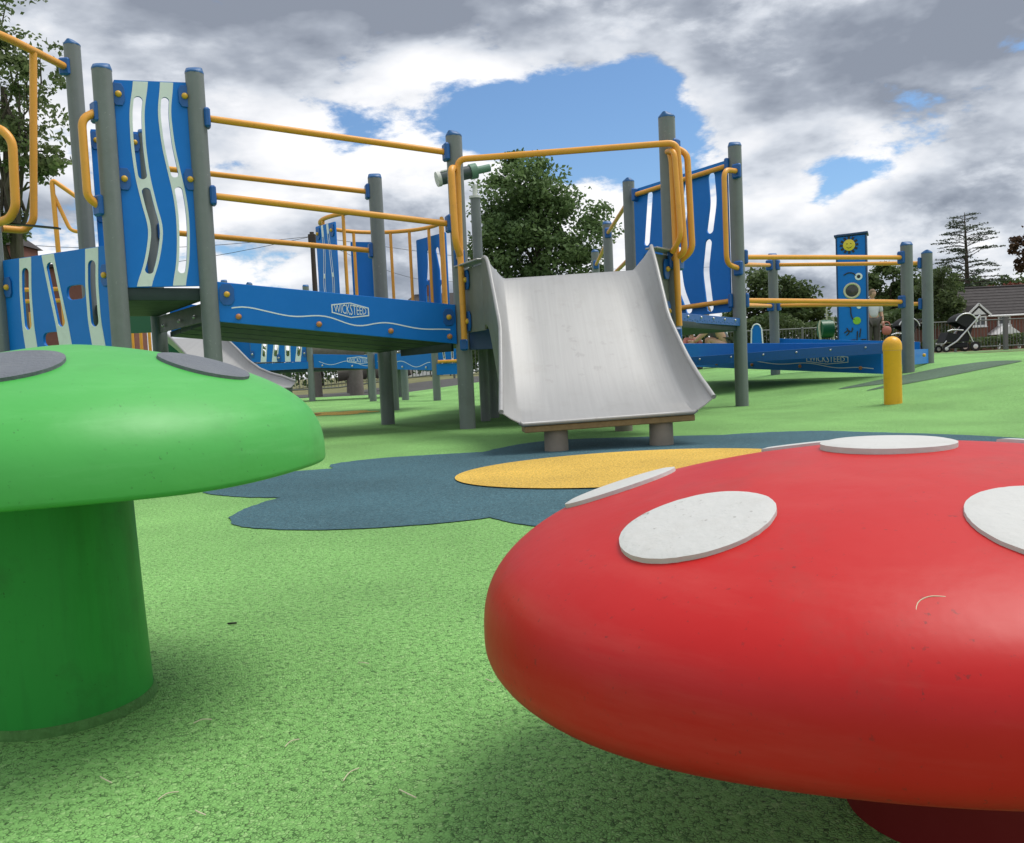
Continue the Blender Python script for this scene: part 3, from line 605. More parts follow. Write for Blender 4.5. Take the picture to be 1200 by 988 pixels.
# low board on the left
wave_panel(PS, (-3.64, 6.21), (-2.655, 5.755), (.42, .42), (1.41, 1.41),
    [([(0, .235), (.25, .21), (.5, .21), (1, .26)], .058, [(.075, .52)]), ([(0, .45), (.25, .49), (.5, .535), (1, .60)], .058, [(.06, .52)]), ([(0, .86), (.25, .835), (.5, .835), (1, .90)], .058, [(.085, .54)])],
    fixes=((.045, .2), (.965, .2)), extra=((.685, .29, .085, .05), (.43, .60, .085, .05)), label='low blue board with three pale slotted stripes and two round openings')
# board at the back of the tower
wave_panel(PS, (-3.30, 6.97), (-2.99, 7.16), (1.05, 1.05), (2.545, 2.56), [([(0, .5), (.5, .6), (1, .4)], .07, [(.10, .45), (.52, .92)])], fixes=((.10, .06), (.9, .06), (.10, .45), (.9, .45)))
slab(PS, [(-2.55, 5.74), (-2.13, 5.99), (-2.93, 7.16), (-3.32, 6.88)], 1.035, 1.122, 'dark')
# plates below the tower deck
def vplate(parent, p0, p1, z0, z1, m, name, thick=.012, z0b=None):
    U, w, N = frame2(p0, p1); z0b = z0 if z0b is None else z0b
    v, f = curve_shape([[(0, z0), (w, z0b), (w, z1), (0, z1)]], thick, .002); mb = MB(); mb.add(place(v, (p0[0], p0[1], 0), U, (0, 0, 1), N), f); return build(mb, name, M[m], parent, 30)
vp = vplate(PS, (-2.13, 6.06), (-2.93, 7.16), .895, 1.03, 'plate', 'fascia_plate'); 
for t in (.2, .5, .85): bolt(vp, (lerp(-2.13, -2.93, t) - .015, lerp(6.06, 7.16, t) - .01, .945), (-.8, -.58, 0), 'metalbolt', .7)
vplate(PS, (-4.02, 9.0), (-3.62, 9.05), 1.02, 1.33, 'gplastic', 'green_climbing_panel')
# ramp from the tower to the slide platform
rb = beam(PS, (-2.035, 6.01), (-.405, 6.66), (.883, .672), (1.164, .978), label='blue ramp side board with white wave line and lettered badge', badge=.53, badge_v=.60, wave=[(0, .26), (.04, .36), (.09, .46), (.18, .38), (.28, .29), (.34, .33), (.40, .42), (.46, .36), (.55, .18), (.61, .28), (.67, .40), (.75, .34), (.84, .28), (.92, .34), (1, .36)], bolts=(.075, .395, .70, .965))
beam(PS, (-2.86, 7.22), (-1.20, 7.79), (.87, .672), (1.15, .965), badge=0, bolts=(.2, .6), waves=False, fixes=(False, False))
o0, o1 = V3(-2.06, 6.05, .895), V3(-.42, 6.70, .685); b0, b1 = V3(-2.86, 7.19, .86), V3(-1.2, 7.76, .66)
for k in range(4):                                            # planks lying lengthwise
    t0, t1 = k / 4 + .014, (k + 1) / 4 - .014; q = [lerp(o0, b0, t0), lerp(o1, b1, t0), lerp(o1, b1, t1), lerp(o0, b0, t1)]
    mb = MB(); up = V3(0, 0, .04); mb.add([p for p in q] + [p + up for p in q], [(3, 2, 1, 0), (4, 5, 6, 7), (0, 1, 5, 4), (1, 2, 6, 5), (2, 3, 7, 6), (3, 0, 4, 7)]); build(mb, 'plank', M['plank'], PS, 0)
for t in (.08, .5, .93):                                      # cross bearers
    mb = MB(); mb.tube([lerp(o0, o1, t) + V3(0, 0, .045), lerp(b0, b1, t) + V3(0, 0, .06)], .03, 6); build(mb, 'bearer', M['dark'], PS, 30)
u1 = V3(1.63, .65, 0); 
rail(PS, [(-2.025, 6.01, 2.294), (-.415, 6.66, 2.154)]); rail(PS, [(-2.02, 6.01, 1.761), (-.42, 6.66, 1.606)])
rail(PS, [(-2.88, 7.20, 2.275), (-1.215, 7.79, 2.123)]); rail(PS, [(-2.88, 7.20, 1.745), (-1.215, 7.79, 1.593)])
# slide platform
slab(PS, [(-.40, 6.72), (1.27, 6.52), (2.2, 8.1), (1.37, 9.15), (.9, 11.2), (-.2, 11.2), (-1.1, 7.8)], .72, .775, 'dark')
vplate(PS, (-.30, 6.66), (1.22, 6.47), .62, .775, 'navy', 'fascia_plate', .02)
vplate(PS, (-.98, 7.75), (-.45, 6.82), .62, .715, 'dark', 'fascia_plate', .02)
# steps edge between the right-hand posts, with rows of studs
def step_edge(p0, p1, z0, z1, n, dots=True, nm='step_edge', z0b=None, z1b=None):
    U, w, N = frame2(p0, p1); z0b = z0 if z0b is None else z0b; z1b = z1 if z1b is None else z1b
    v, f = curve_shape([[(0, z0), (w, z0b), (w, z1b), (0, z1)]], .03, .003); mb = MB(); mb.add(place(v, (p0[0], p0[1], 0), U, (0, 0, 1), N), f); s = build(mb, nm, M['fix'], PS, 30)
    for k in range(n):
        t = (k + .5) / n; bolt(s, V3(p0[0], p0[1], 0) + U * w * t + V3(0, 0, lerp(lerp(z0, z0b, t), lerp(z1, z1b, t), .68)) + N * .0155, N, 'metalbolt', .55)
    if dots:
        mb = MB(); q = int(w / .06)
        for k in range(q):
            t = (k + .5) / q; cc = V3(p0[0], p0[1], 0) + U * w * t + V3(0, 0, lerp(lerp(z0, z0b, t), lerp(z1, z1b, t), .25 + .12 * (k % 2))) + N * .016
            mb.box(cc, (.030, .003, .007), U, N)
        tag(build(mb, 'stud_row', M['cap'], s, 0), kind='stuff')
    return s
step_edge((1.36, 6.72), (2.19, 8.05), .765, .838, 5)
slab(PS, [(1.36, 6.75), (2.17, 8.08), (1.9, 8.3), (1.1, 7.0)], .79, .83, 'navy', 'step_tread')
# board and rails on the far right of the platform
wave_panel(PS, (1.41, 9.12), (2.16, 8.17), (.90, .91), (2.30, 2.345),
    [([(0, .20), (.5, .12), (1, .1)], .038, [(.05, .44), (.5, .95)]), ([(0, .62), (.3, .55), (.6, .47), (.8, .50), (1, .60)], .038, [(.06, .46), (.50, .98)]), ([(0, .84), (.25, .86), (.5, .80), (.7, .76), (1, .80)], .038, [(.05, .455), (.49, .985)])],
    stripe=False, slotw=.9, label='tall dark blue board with wavy open slots')
rail(PS, [(1.41, 9.06, 2.235), (2.15, 8.11, 2.28)]); rail(PS, [(1.41, 9.06, .985), (2.15, 8.11, 1.01)])
rail(PS, [(1.36, 9.27, 2.20), (1.40, 11.44, 2.22)]); rail(PS, [(1.36, 9.27, 1.60), (1.40, 11.44, 1.62)])
rail(PS, [(1.40, 11.57, 2.12), (1.49, 13.93, 2.10)]); rail(PS, [(1.40, 11.57, 1.5), (1.49, 13.93, 1.5)])
# long ramp going down to the right
beam(PS, (2.50, 12.2), (4.02, 9.12), (.385, .222), (.714, .556), label='blue side board of the long ramp with lettered badge', badge=.78, badge_v=.44, wave=[(0, .3), (.3, .3), (.42, .34), (.55, .2), (.7, .32), (.82, .12), (.92, .22), (1, .12)], bolts=(.22, .42, .66, .92), fixes=(False, False), bw=.62, bh=.12)
step_edge((2.03, 9.8), (3.98, 9.0), .40, .50, 6, True, 'ramp_edge', .44, .556)
slab(PS, [(2.05, 9.84), (3.95, 9.07), (2.6, 11.8)], .47, .495, 'navy', 'ramp_deck')
beam(PS, (3.60, 11.25), (4.98, 10.25), (.40, .28), (.70, .56), badge=0, bolts=(.3, .8), fixes=(False, False), waves=False)
wb = vplate(PS, (4.36, 9.28), (5.0, 10.13), .30, .47, 'blue', 'end_plate', .03); bolt(wb, (4.78, 9.76, .40), (.3, -.95, 0), 'bolt')
rail(PS, [(2.28, 8.12, 1.418), (4.275, 9.19, 1.465)]); rail(PS, [(2.28, 8.12, 1.007), (4.275, 9.19, .989)])
rail(PS, [(2.26, 8.20, 1.36), (3.457, 11.15, 1.66)]); rail(PS, [(2.26, 8.20, .97), (3.46, 11.15, 1.13)])
rail(PS, [(3.575, 11.16, 1.66), (4.985, 10.24, 1.503)]); rail(PS, [(3.575, 11.16, 1.13), (4.985, 10.24, 1.015)])
# goal-shaped bar over the slide and the grab rails at its posts
tr = rail(PS, [(-.335, 6.50, .70), (-.335, 6.50, 1.30), (-.325, 6.53, 2.062), (1.31, 6.34, 2.064), (1.335, 6.31, 1.255), (1.27, 6.41, 1.225)], clamps=(False, False), rr=.07, name='slide_bar')
clamp(tr, (-.345, 6.585, .66), (0, -1, 0), (.07, .06, .09)); clamp(tr, (1.27, 6.42, 1.22), (0, -1, 0))
rail(PS, [(-.345, 6.56, 2.0), (-.37, 6.44, 1.98), (-.36, 6.40, 1.42), (-.335, 6.50, 1.33), (-.35, 6.62, 1.33)], clamps=(False, True), rr=.08, name='grab_rail', r=.027)
gr = rail(PS, [(1.27, 6.43, 2.02), (1.275, 6.38, 1.95), (1.285, 6.36, .72)], clamps=(False, False), rr=.05, name='grab_rail'); clamp(gr, (1.282, 6.42, .665), (0, -1, 0), (.07, .06, .09))
rail(PS, [(1.25, 6.42, 2.02), (1.28, 6.30, 2.0), (1.30, 6.26, 1.36), (1.25, 6.36, 1.27)], clamps=(False, False), rr=.08, name='grab_rail', r=.02)
rail(PS, [(1.33, 6.48, 2.06), (1.40, 6.42, 2.0), (1.415, 6.42, 1.28), (1.33, 6.49, 1.215)], clamps=(True, True), rr=.08, name='grab_rail', r=.024)
rail(PS, [(2.205, 8.02, 2.205), (2.045, 7.86, 2.19), (2.045, 7.86, 1.33), (2.195, 8.02, 1.305)], rr=.09, name='grab_rail')
# grab rail and climbing pole at the tower
rail(PS, [(-2.64, 5.67, 2.262), (-2.70, 5.60, 2.20), (-2.70, 5.60, 1.70), (-2.66, 5.66, 1.655)], rr=.07, name='grab_rail', r=.026)
rail(PS, [(-3.66, 6.14, 2.31), (-3.46, 6.0, 2.29), (-3.385, 6.0, 2.2), (-3.40, 6.0, 1.74), (-3.46, 6.02, 1.67), (-3.66, 6.15, 1.66)], rr=.08, name='grab_rail', r=.03)
rail(PS, [(-3.60, 5.2, 2.83), (-3.41, 6.0, 2.925), (-3.40, 6.84, 3.0)], clamps=(False, True), rr=.2, name='overhead_rail', r=.028)
rail(PS, [(-3.405, 6.4, 2.945), (-3.50, 6.4, 1.72), (-3.57, 6.4, 1.655), (-3.66, 6.26, 1.65)], clamps=(False, False), rr=.06, name='climbing_pole', r=.026)
mb = MB(); mb.box((-3.342, 6.1, 1.628), (.37, .05, .012), (.99, 0, -.14), (0, 1, 0), (.14, 0, .99)); build(mb, 'foot_bar', M['black'], PS, 30)
rail(PS, [(-4.674, 9, 1.0), (-4.70, 9, 2.66), (-4.36, 9.1, 2.38)], clamps=(False, False), rr=.05, name='back_rail', r=.024)
rail(PS, [(-4.70, 9.02, 2.5), (-4.57, 9.05, 2.13), (-4.40, 9.1, 2.105)], clamps=(False, False), rr=.06, name='back_rail', r=.02)
rail(PS, [(-5.75, 9.1, 1.55), (-4.67, 9.0, 1.52)], clamps=(False, False), name='back_rail', r=.022); rail(PS, [(-5.75, 9.1, 1.43), (-4.67, 9.0, 1.40)], clamps=(False, False), name='back_rail', r=.022); rail(PS, [(-4.95, 8.9, .5), (-4.95, 8.9, 1.28)], clamps=(False, False), name='back_rail', r=.04)
for k in range(4):
    x = -4.86 + k * .11; rail(PS, [(x, 11, .62), (x, 11, 1.19)], clamps=(False, False), name='baluster', r=.02)
rail(PS, [(-4.95, 11, .66), (-4.45, 11, .64)], clamps=(False, False), r=.018)
# telescope on its thin post
tp = post(PS, -.235, 7.6, 1.98, r=.043, cap=None); mb = MB(); mb.tube([(-.235, 7.6, 1.98), (-.235, 7.6, 2.10)], .022, 10); mb.tube([(-.235, 7.6, 1.98), (-.235, 7.6, 2.0)], .055, 14); build(mb, 'swivel', M['telw'], tp, 40)
ta, tb_ = V3(-.55, 7.52, 2.145), V3(-.10, 7.66, 2.255); td = (tb_ - ta) / np.linalg.norm(tb_ - ta)
mb = MB(); mb.tube([ta, ta + td * .34], .058, 20); ts = build(mb, 'telescope', M['teld'], PS, 50)
mb = MB(); mb.tube([ta - td * .012, ta + td * .02], .066, 20); build(mb, 'lens_ring', M['telw'], ts, 50)
mb = MB(); mb.tube([ta + td * .02, ta + td * .22], .060, 20); 
v = np.concatenate(mb.v); keep = v[:, 2] > 0
build(MB().tube([ta + td * .30, ta + td * .36], .068, 20), 'grip_ring', M['telg'], ts, 50)
build(MB().tube([ta + td * .36, ta + td * .49], .034, 16), 'eyepiece', M['telg'], ts, 50)
build(MB().box(ta + td * .13 + V3(0, -.005, .052), (.20, .075, .02), td, (0, 1, 0), np.cross(td, (0, 1, 0)), .006), 'top_plate', M['telw'], ts, 30)

# ------------------------------------------------------------------ wide steel slide (bolted to the unit)
def chute(parent, cen, wid, wing, flare, m='steel', lip=True, nm='slide', label=None):
    """cen: list of (centre, unit right vector); wid: half widths; wing: heights; one thin sheet with upturned sides"""
    cs = len(cen); mb = MB(); prof = []
    for (c, rgt), hw, wh, fx in zip(cen, wid, wing, flare):
        c = np.array(c, float); rgt = np.array(rgt, float)
        pts = [c - rgt * (hw + fx) + V3(0, 0, wh), c - rgt * (hw + fx * .5) + V3(0, 0, wh * .5), c - rgt * (hw + .004) + V3(0, 0, .012), c - rgt * (hw - .012)]
        pts += [c + rgt * hw * t for t in (-.6, -.2, .2, .6)]
        pts += [c + rgt * (hw - .012), c + rgt * (hw + .004) + V3(0, 0, .012), c + rgt * (hw + fx * .5) + V3(0, 0, wh * .5), c + rgt * (hw + fx) + V3(0, 0, wh)]
        prof.append(pts)
    k = len(prof[0]); v = np.array(prof).reshape(-1, 3); f = [(i * k + j, i * k + j + 1, (i + 1) * k + j + 1, (i + 1) * k + j) for i in range(cs - 1) for j in range(k - 1)]
    nn = len(v); v2 = v - V3(0, 0, .006); v2[:, 1] += 0
    f += [tuple(nn + q for q in g[::-1]) for g in f]
    for j in range(k - 1): f += [(j + 1, j, nn + j, nn + j + 1), ((cs - 1) * k + j, (cs - 1) * k + j + 1, nn + (cs - 1) * k + j + 1, nn + (cs - 1) * k + j)]
    mb.add(np.concatenate([v, v2]), f); s = build(mb, nm, M[m], parent, 35, label)
    for e in (0, k - 1):
        mb = MB(); mb.tube([p[e] for p in prof], .014, 8); build(mb, 'side_edge', M[m], s, 60)
    return s, prof
top, bot = V3(.455, 6.20, 1.115), V3(.52, 4.50, .170)
ts_ = np.linspace(0, 1, 26); cen = []; wid = []; wing = []; flare = []
for t in ts_:
    # height: crest, straight run, then levelling out
    z = float(np.interp(t, [0, .03, .1, .2, .35, .5, .62, .72, .8, .88, .95, 1], [1.118, 1.122, 1.08, .975, .785, .595, .455, .345, .275, .218, .182, .168]))
    y = lerp(top[1], bot[1], t); x = lerp(top[0], bot[0], t); an = lerp(.0, .105, t)
    cen.append(((x, y, z), (math.cos(an), math.sin(an), .02))); wid.append(lerp(.478, .478, t))
    wing.append(float(np.interp(t, [0, .08, .3, .6, .8, .93, 1], [.155, .17, .15, .135, .125, .105, .075]))); flare.append(float(np.interp(t, [0, .1, .5, 1], [.135, .105, .055, .10])))
zs = np.array([c[0][2] for c in cen])
for _ in range(2): zs[2:-1] = .25 * zs[1:-2] + .5 * zs[2:-1] + .25 * zs[3:]
cen = [((c[0], c[1], z), r) for (c, r), z in zip(cen, zs)]
SL, prof = chute(PS, cen, wid, wing, flare, label='wide brushed steel slide chute with upturned sides')
build(MB().tube([prof[-1][j] for j in range(2, len(prof[-1]) - 2)], .012, 8), 'front_lip', M['steel'], SL, 60)
e0, e1 = np.array(prof[-1][3]), np.array(prof[-1][8]); uu = (e1 - e0) / np.linalg.norm(e1 - e0)
mb = MB(); mb.box((e0 + e1) / 2 + V3(.0, .075, -.030) , (.93, .14, .034), uu, np.cross((0, 0, 1), uu), np.cross(uu, np.cross((0, 0, 1), uu)), .004); build(mb, 'support_board', M['wood'], SL, 30)
for x, y in ((.235, 4.57), (.815, 4.62)): mb = MB(); mb.lathe([(.066, -.05), (.064, .138)], (x, y, 0), 28); build(mb, 'leg', M['concrete'], SL, 50)
mb = MB(); mb.lathe([(.06, -.05), (.06, .45)], (.76, 5.75, 0), 24); build(mb, 'leg', M['concrete'], SL, 50)
for side, sx in ((0, -1), (-1, 1)):                            # grey cheek plates between the chute and the posts
    P = [np.array(prof[i][side]) for i in range(0, 14)]
    lo = [np.array([p[0] + sx * .0, p[1], max(.74 - (6.2 - p[1]) * .62, p[2] - .48)]) for p in P]
    hi = [p - V3(0, 0, .01) for p in P]; n = len(P); mb = MB(); v = np.array(hi + lo); w2 = v + V3(sx * .012, 0, 0)
    mb.add(np.concatenate([v, w2]), [(i, i + 1, n + i + 1, n + i) for i in range(n - 1)] + [(2 * n + i + 1, 2 * n + i, 3 * n + i, 3 * n + i + 1) for i in range(n - 1)] + [(i + 1, i, 2 * n + i, 2 * n + i + 1) for i in range(n - 1)] + [(n + i, n + i + 1, 3 * n + i + 1, 3 * n + i) for i in range(n - 1)])
    build(mb, 'cheek_plate', M['sidep'], SL, 0)
    px = P[0][0] + sx * .004; postx = D[0] if sx < 0 else Fp[0]; py = 6.24
    q0, q1 = (px, py), (postx + (-sx) * .02, 6.62 if sx < 0 else 6.48)
    vplate(SL, q0, q1, .75, P[0][2] - .03, 'sidep', 'end_plate', .012)
    mb = MB(); mid = (P[0] + V3(postx, 6.6 if sx < 0 else 6.48, P[0][2])) / 2; dd = V3(postx, 6.6 if sx < 0 else 6.48, P[0][2]) - P[0]; ll = np.linalg.norm(dd); dd /= ll
    mb.box(mid, (ll, .10, .014), dd, np.cross((0, 0, 1), dd), (0, 0, 1), .004); build(mb, 'top_flange', M['steel'], SL, 30)
    Ux, ww, Nn = frame2(q0, q1) if q0[0] < q1[0] else frame2(q1, q0)
    for z in (1.15, .835):
        c = V3(lerp(q0[0], q1[0], .70), lerp(q0[1], q1[1], .70), z) + Nn * .012; fixing(SL, c, Ux, Nn, 'bolt', .15, .085)

# ------------------------------------------------------------------ second steel slide behind the green stool
pth = [(lerp(-3.80, -2.45, t), lerp(9.86, 8.58, t), z) for t, z in zip(np.linspace(0, 1, 9), (.99, .93, .83, .71, .585, .50, .445, .41, .375))]
c2 = [((x, y, z), (.69, .72, 0)) for x, y, z in pth]
S2 = thing('steel_slide', 'narrow steel slide behind the green mushroom stool, seen under the ramp', 'slide', (-2.8, 9.2, 0))
ch, pf = chute(S2, c2, [.27] * 9, [.14, .14, .13, .12, .105, .09, .085, .08, .06], [.05] * 9, nm='chute')
for x, y, h in ((-2.6, 8.75, .36), (-3.72, 9.8, .90)): build(MB().lathe([(.05, -.05), (.05, h)], (x, y, 0), 16), 'leg', M['post'], S2, 50)
vplate(S2, (-4.1, 9.95), (-3.62, 10.1), .78, .97, 'gplastic', 'side_panel')

# ------------------------------------------------------------------ lookout drum with curved railing
LK = thing('lookout_platform', 'round lookout platform with curved yellow railing and slotted blue boards behind the ramp', 'play platform', (-1.54, 10.9, 0))
cx, cy, rr = -1.54, 10.9, .77
arc = lambda a, z, r=rr: (cx + r * math.cos(a), cy + r * math.sin(a), z)
a0, a1 = math.radians(-112), math.radians(-365)
rail(LK, [arc(a, 2.40) for a in np.linspace(a0, a1, 40)], clamps=(False, False), rr=.02, name='curved_rail', r=.026)
slab(LK, [(cx + .84 * math.cos(a), cy + .84 * math.sin(a)) for a in np.linspace(0, 2 * PI, 28, endpoint=False)], 1.12, 1.17, 'navy')
for deg in (-118, -150, -178, -205, -232, -252, -270, -290, -315, -340, -362):
    a = math.radians(deg); rail(LK, [arc(a, 1.16), arc(a, 2.385)], clamps=(False, False), name='baluster', r=.021)
post(LK, cx + .02, cy, 1.12, r=.075, cap=None)
def tang(deg, half, r=.84):
    a = math.radians(deg); c = V3(*arc(a, 0, r)); t = V3(-math.sin(a), math.cos(a), 0) * half; p, q = c - t, c + t
    return (p, q) if p[0] < q[0] else (q, p)
SB = [([(0, .35), (.3, .40), (.6, .30), (1, .42)], .05, [(.12, .50), (.54, .92)]), ([(0, .62), (.3, .70), (.6, .78), (1, .7)], .05, [(.10, .50), (.54, .92)])]
p, q = tang(-135, .21); wave_panel(LK, p[:2], q[:2], (1.12, 1.12), (2.30, 2.30), SB, stripe=True, stripem='white', fixes=((.14, .08), (.86, .08)))
p, q = tang(-248, .24); wave_panel(LK, p[:2], q[:2], (1.12, 1.12), (2.28, 2.28), [([(0, .72), (.4, .78), (1, .6)], .07, [(.1, .5), (.54, .92)])], stripe=False, slotw=.95)
p, q = tang(-312, .29); wave_panel(LK, p[:2], q[:2], (1.12, 1.12), (2.28, 2.31), [([(0, .40), (.3, .40), (.6, .30), (1, .30)], .06, [(.14, .50), (.54, .92)]), ([(0, .62), (.4, .80), (1, .78)], .06, [(.14, .52), (.56, .92)])], stripe=False, slotw=.95)

# ------------------------------------------------------------------ far play unit under and beyond the ramp
BU = thing('play_structure', 'far low play walkway with blue striped boards, seen under the nearer ramp', 'play structure', (-3, 16, 0))
for x, y, z, r in ((-5.61, 17, 2.46, .1), (-5.14, 17.1, 2.40, 1.2), (-3.99, 17, 2.29, .2), (-2.475, 15.2, .95, 0), (-1.867, 15, .95, 0), (-1.22, 14, 1.0, 0), (-.80, 14, .95, 0)):
    post(BU, x, y, z, rot=r, cap='ridge' if z > 2 else None)
beam(BU, (-3.92, 17), (-1.70, 16.9), (.675, .53), (.945, .80), badge=.42, bolts=(.08, .35, .62, .9), kind='metalbolt', fixes=(False, False), nper=3, bw=.50, bh=.15)
beam(BU, (-2.40, 15.2), (-1.27, 14.1), (.58, .50), (.85, .78), badge=0, bolts=(.1, .5, .9), kind='metalbolt', fixes=(False, False), nper=2)
slab(BU, [(-5.6, 17.05), (-1.75, 16.95), (-1.75, 18), (-5.6, 18)], .60, .66, 'dark')
wave_panel(BU, (-5.16, 16.98), (-4.05, 16.98), (.84, .80), (1.36, 1.36), [([(0, .28), (1, .22)], .05, [(.08, .8)]), ([(0, .5), (1, .42)], .05, [(.08, .8)]), ([(0, .68), (1, .66)], .05, [(.08, .8)]), ([(0, .92), (1, .84)], .05, [(.08, .8)])], stripem='white', fixes=((.03, .7), (.97, .7), (.5, .85)), bk='metalbolt')
vplate(BU, (-5.62, 16.96), (-4.0, 16.96), .66, .80, 'blue', 'kick_plate', .03); vplate(BU, (-5.85, 17.3), (-5.2, 17.25), .72, 1.5, 'blue', 'back_board', .03)
wave_panel(BU, (-1.19, 13.98), (-.83, 13.98), (.66, .66), (1.15, 1.15), [([(0, .25), (1, .35)], .05, [(.1, .95)]), ([(0, .7), (1, .72)], .05, [(.1, .95)])], stripem='white')
rail(BU, [(-1.17, 13.9, .64), (-.84, 13.9, .64)], clamps=(False, False)); vplate(BU, (-1.20, 13.95), (-.82, 13.95), .42, .60, 'blue', 'kick_plate', .03)
for x in (-4.6, -2.9, -2.3): post(BU, x, 17.6, .62, cap=None)

# ------------------------------------------------------------------ bollard
bx, by = 3.145, 6.95; bz = float(gz(bx, by))
BO = thing('bollard', 'yellow round-topped bollard standing in front of the long ramp', 'bollard', (bx, by, bz))
build(MB().lathe([(.070, -.05), (.070, .425), (.0715, .43), (.0715, .437)], (bx, by, bz), 36), 'shaft', M['bollard'], BO, 50)
build(MB().lathe([(.074, .438), (.075, .45), (.0745, .47)] + [(.0745 * math.cos(a), .475 + .078 * math.sin(a)) for a in np.linspace(.1, PI / 2 - .01, 10)], (bx, by, bz), 36), 'domed_cap', M['bollard'], BO, 60)

# ------------------------------------------------------------------ blue play column behind the ramp
cxl, cyl = 5.70, 14.0; cz = float(gz(cxl, cyl))
PC = thing('play_column', 'tall blue play column with yellow sun face and round window behind the long ramp', 'play panel', (cxl, cyl, cz))
w2, d2 = .232, .16
pb = build(MB().box((cxl, cyl, (cz + 2.36) / 2), (w2 * 2 - .03, d2 * 2 - .03, 2.36 - cz + .1)), 'core', M['navy'], PC, 0)
fr = build(MB().box((cxl, cyl - d2 + .008, (cz + 2.36) / 2), (w2 * 2 - .035, .014, 2.36 - cz), bev=.003), 'front_board', M['blue'], PC, 30)
for sx in (-1, 1):
    build(MB().box((cxl + sx * (w2 - .008), cyl, (cz + 2.37) / 2), (.022, d2 * 2 + .02, 2.37 - cz), bev=.004), 'side_frame', M['navy'], PC, 30)
build(MB().box((cxl, cyl, 2.39), (w2 * 2 + .05, d2 * 2 + .06, .035), (1, 0, .03), (0, 1, 0), (-.03, 0, 1), .006), 'roof_cap', M['navy'], PC, 30)
fy = cyl - d2 - .001
def pc_disc(x, z, r, m, nm, t=.012): return build(MB().lathe([(r, 0), (r, t * .7), (r * .94, t)], (x, fy, z), 24, (0, -1, 0)), nm, M[m], PC, 40)
sunx, sunz = cxl - .03, 2.22
mb = MB()
for k in range(12):
    a = k * PI / 6; mb.box((sunx + .118 * math.cos(a), fy - .004, sunz + .118 * math.sin(a)), (.045, .008, .035), (math.cos(a), 0, math.sin(a)), (0, 1, 0), (-math.sin(a), 0, math.cos(a)))
build(mb, 'sun_rays', M['black'], PC, 0); sd_ = pc_disc(sunx, sunz, .092, 'sunyel', 'sun_face')
for dx in (-.03, .03): build(MB().lathe([(.009, .011), (.009, .014)], (sunx + dx, fy, sunz + .02), 10, (0, -1, 0)), 'eye', M['black'], sd_, 0)
build(MB().tube([(sunx + .045 * math.cos(a), fy - .013, sunz - .005 + .045 * math.sin(a)) for a in np.linspace(-2.6, -.54, 10)], .004, 6), 'mouth', M['black'], sd_, 0)
pc_disc(cxl + .105, 1.70, .058, 'white', 'white_dial'); build(MB().lathe([(.03, .012), (.02, .016)], (cxl + .105, fy, 1.70), 12, (0, -1, 0)), 'dial_mark', M['black'], PC, 0)
mb = MB(); mb.tube([(cxl + .0 + .115 * math.cos(a), fy - .006, 1.48 + .115 * math.sin(a)) for a in np.linspace(0, 2 * PI, 33)], .018, 8, False); build(mb, 'window_ring', M['cream'], PC, 60)
pc_disc(cxl, 1.48, .10, 'glass', 'window_glass', .006)
pc_disc(cxl + .10, 1.215, .035, 'white', 'white_dial'); pc_disc(cxl + .065, .99, .062, 'lime', 'green_dial')
def squig(pts): build(MB().tube(round_path([(cxl + x, fy - .004, z) for x, z in pts], .06, 5), .010, 6), 'groove', M['black'], PC, 50)
squig([(-.12, 1.74), (-.05, 1.78), (.03, 1.76), (.07, 1.71)]); squig([(-.10, 1.24), (-.02, 1.22), (-.03, 1.12), (.0, 1.02), (.04, 1.0)])
squig([(-.13, .80), (-.07, .85), (-.02, .80), (.0, .88)]); squig([(-.09, .88), (-.05, .80), (-.10, .76)]); squig([(-.15, .64), (.0, .68), (.04, .68)]); squig([(.06, .66), (.07, .82)]); squig([(.10, .72), (.12, .86)]); squig([(.12, .68), (.2, .68)])
PC.rotation_euler = (0, 0, math.radians(-25))
# green play drum beside it
dx_, dy_ = 5.47, 14.6; dz_ = float(gz(dx_, dy_))
DR = thing('play_drum', 'dark green play drum with cream side boards beside the blue column', 'play drum', (dx_, dy_, dz_))
build(MB().lathe([(.155, -.10), (.155, .10)], (dx_, dy_, .90), 24, (1, 0, 0)), 'drum', M['gplastic'], DR, 40)
for sx in (-1, 1): build(MB().tube(round_path([(dx_ + sx * .125, dy_ - .04, dz_), (dx_ + sx * .105, dy_ - .04, .75), (dx_ + sx * .13, dy_ - .04, .95), (dx_ + sx * .10, dy_ - .04, 1.08 + .03 * sx)], .06, 5), .02, 8), 'side_board', M['cream'], DR, 50)
build(MB().box((dx_, dy_, .62), (.2, .14, .2), bev=.01), 'stand', M['black'], DR, 30); build(MB().tube([(dx_ + .02, dy_, 1.0), (dx_ + .02, dy_, 1.26)], .014, 8), 'handle', M['cream'], DR, 50)

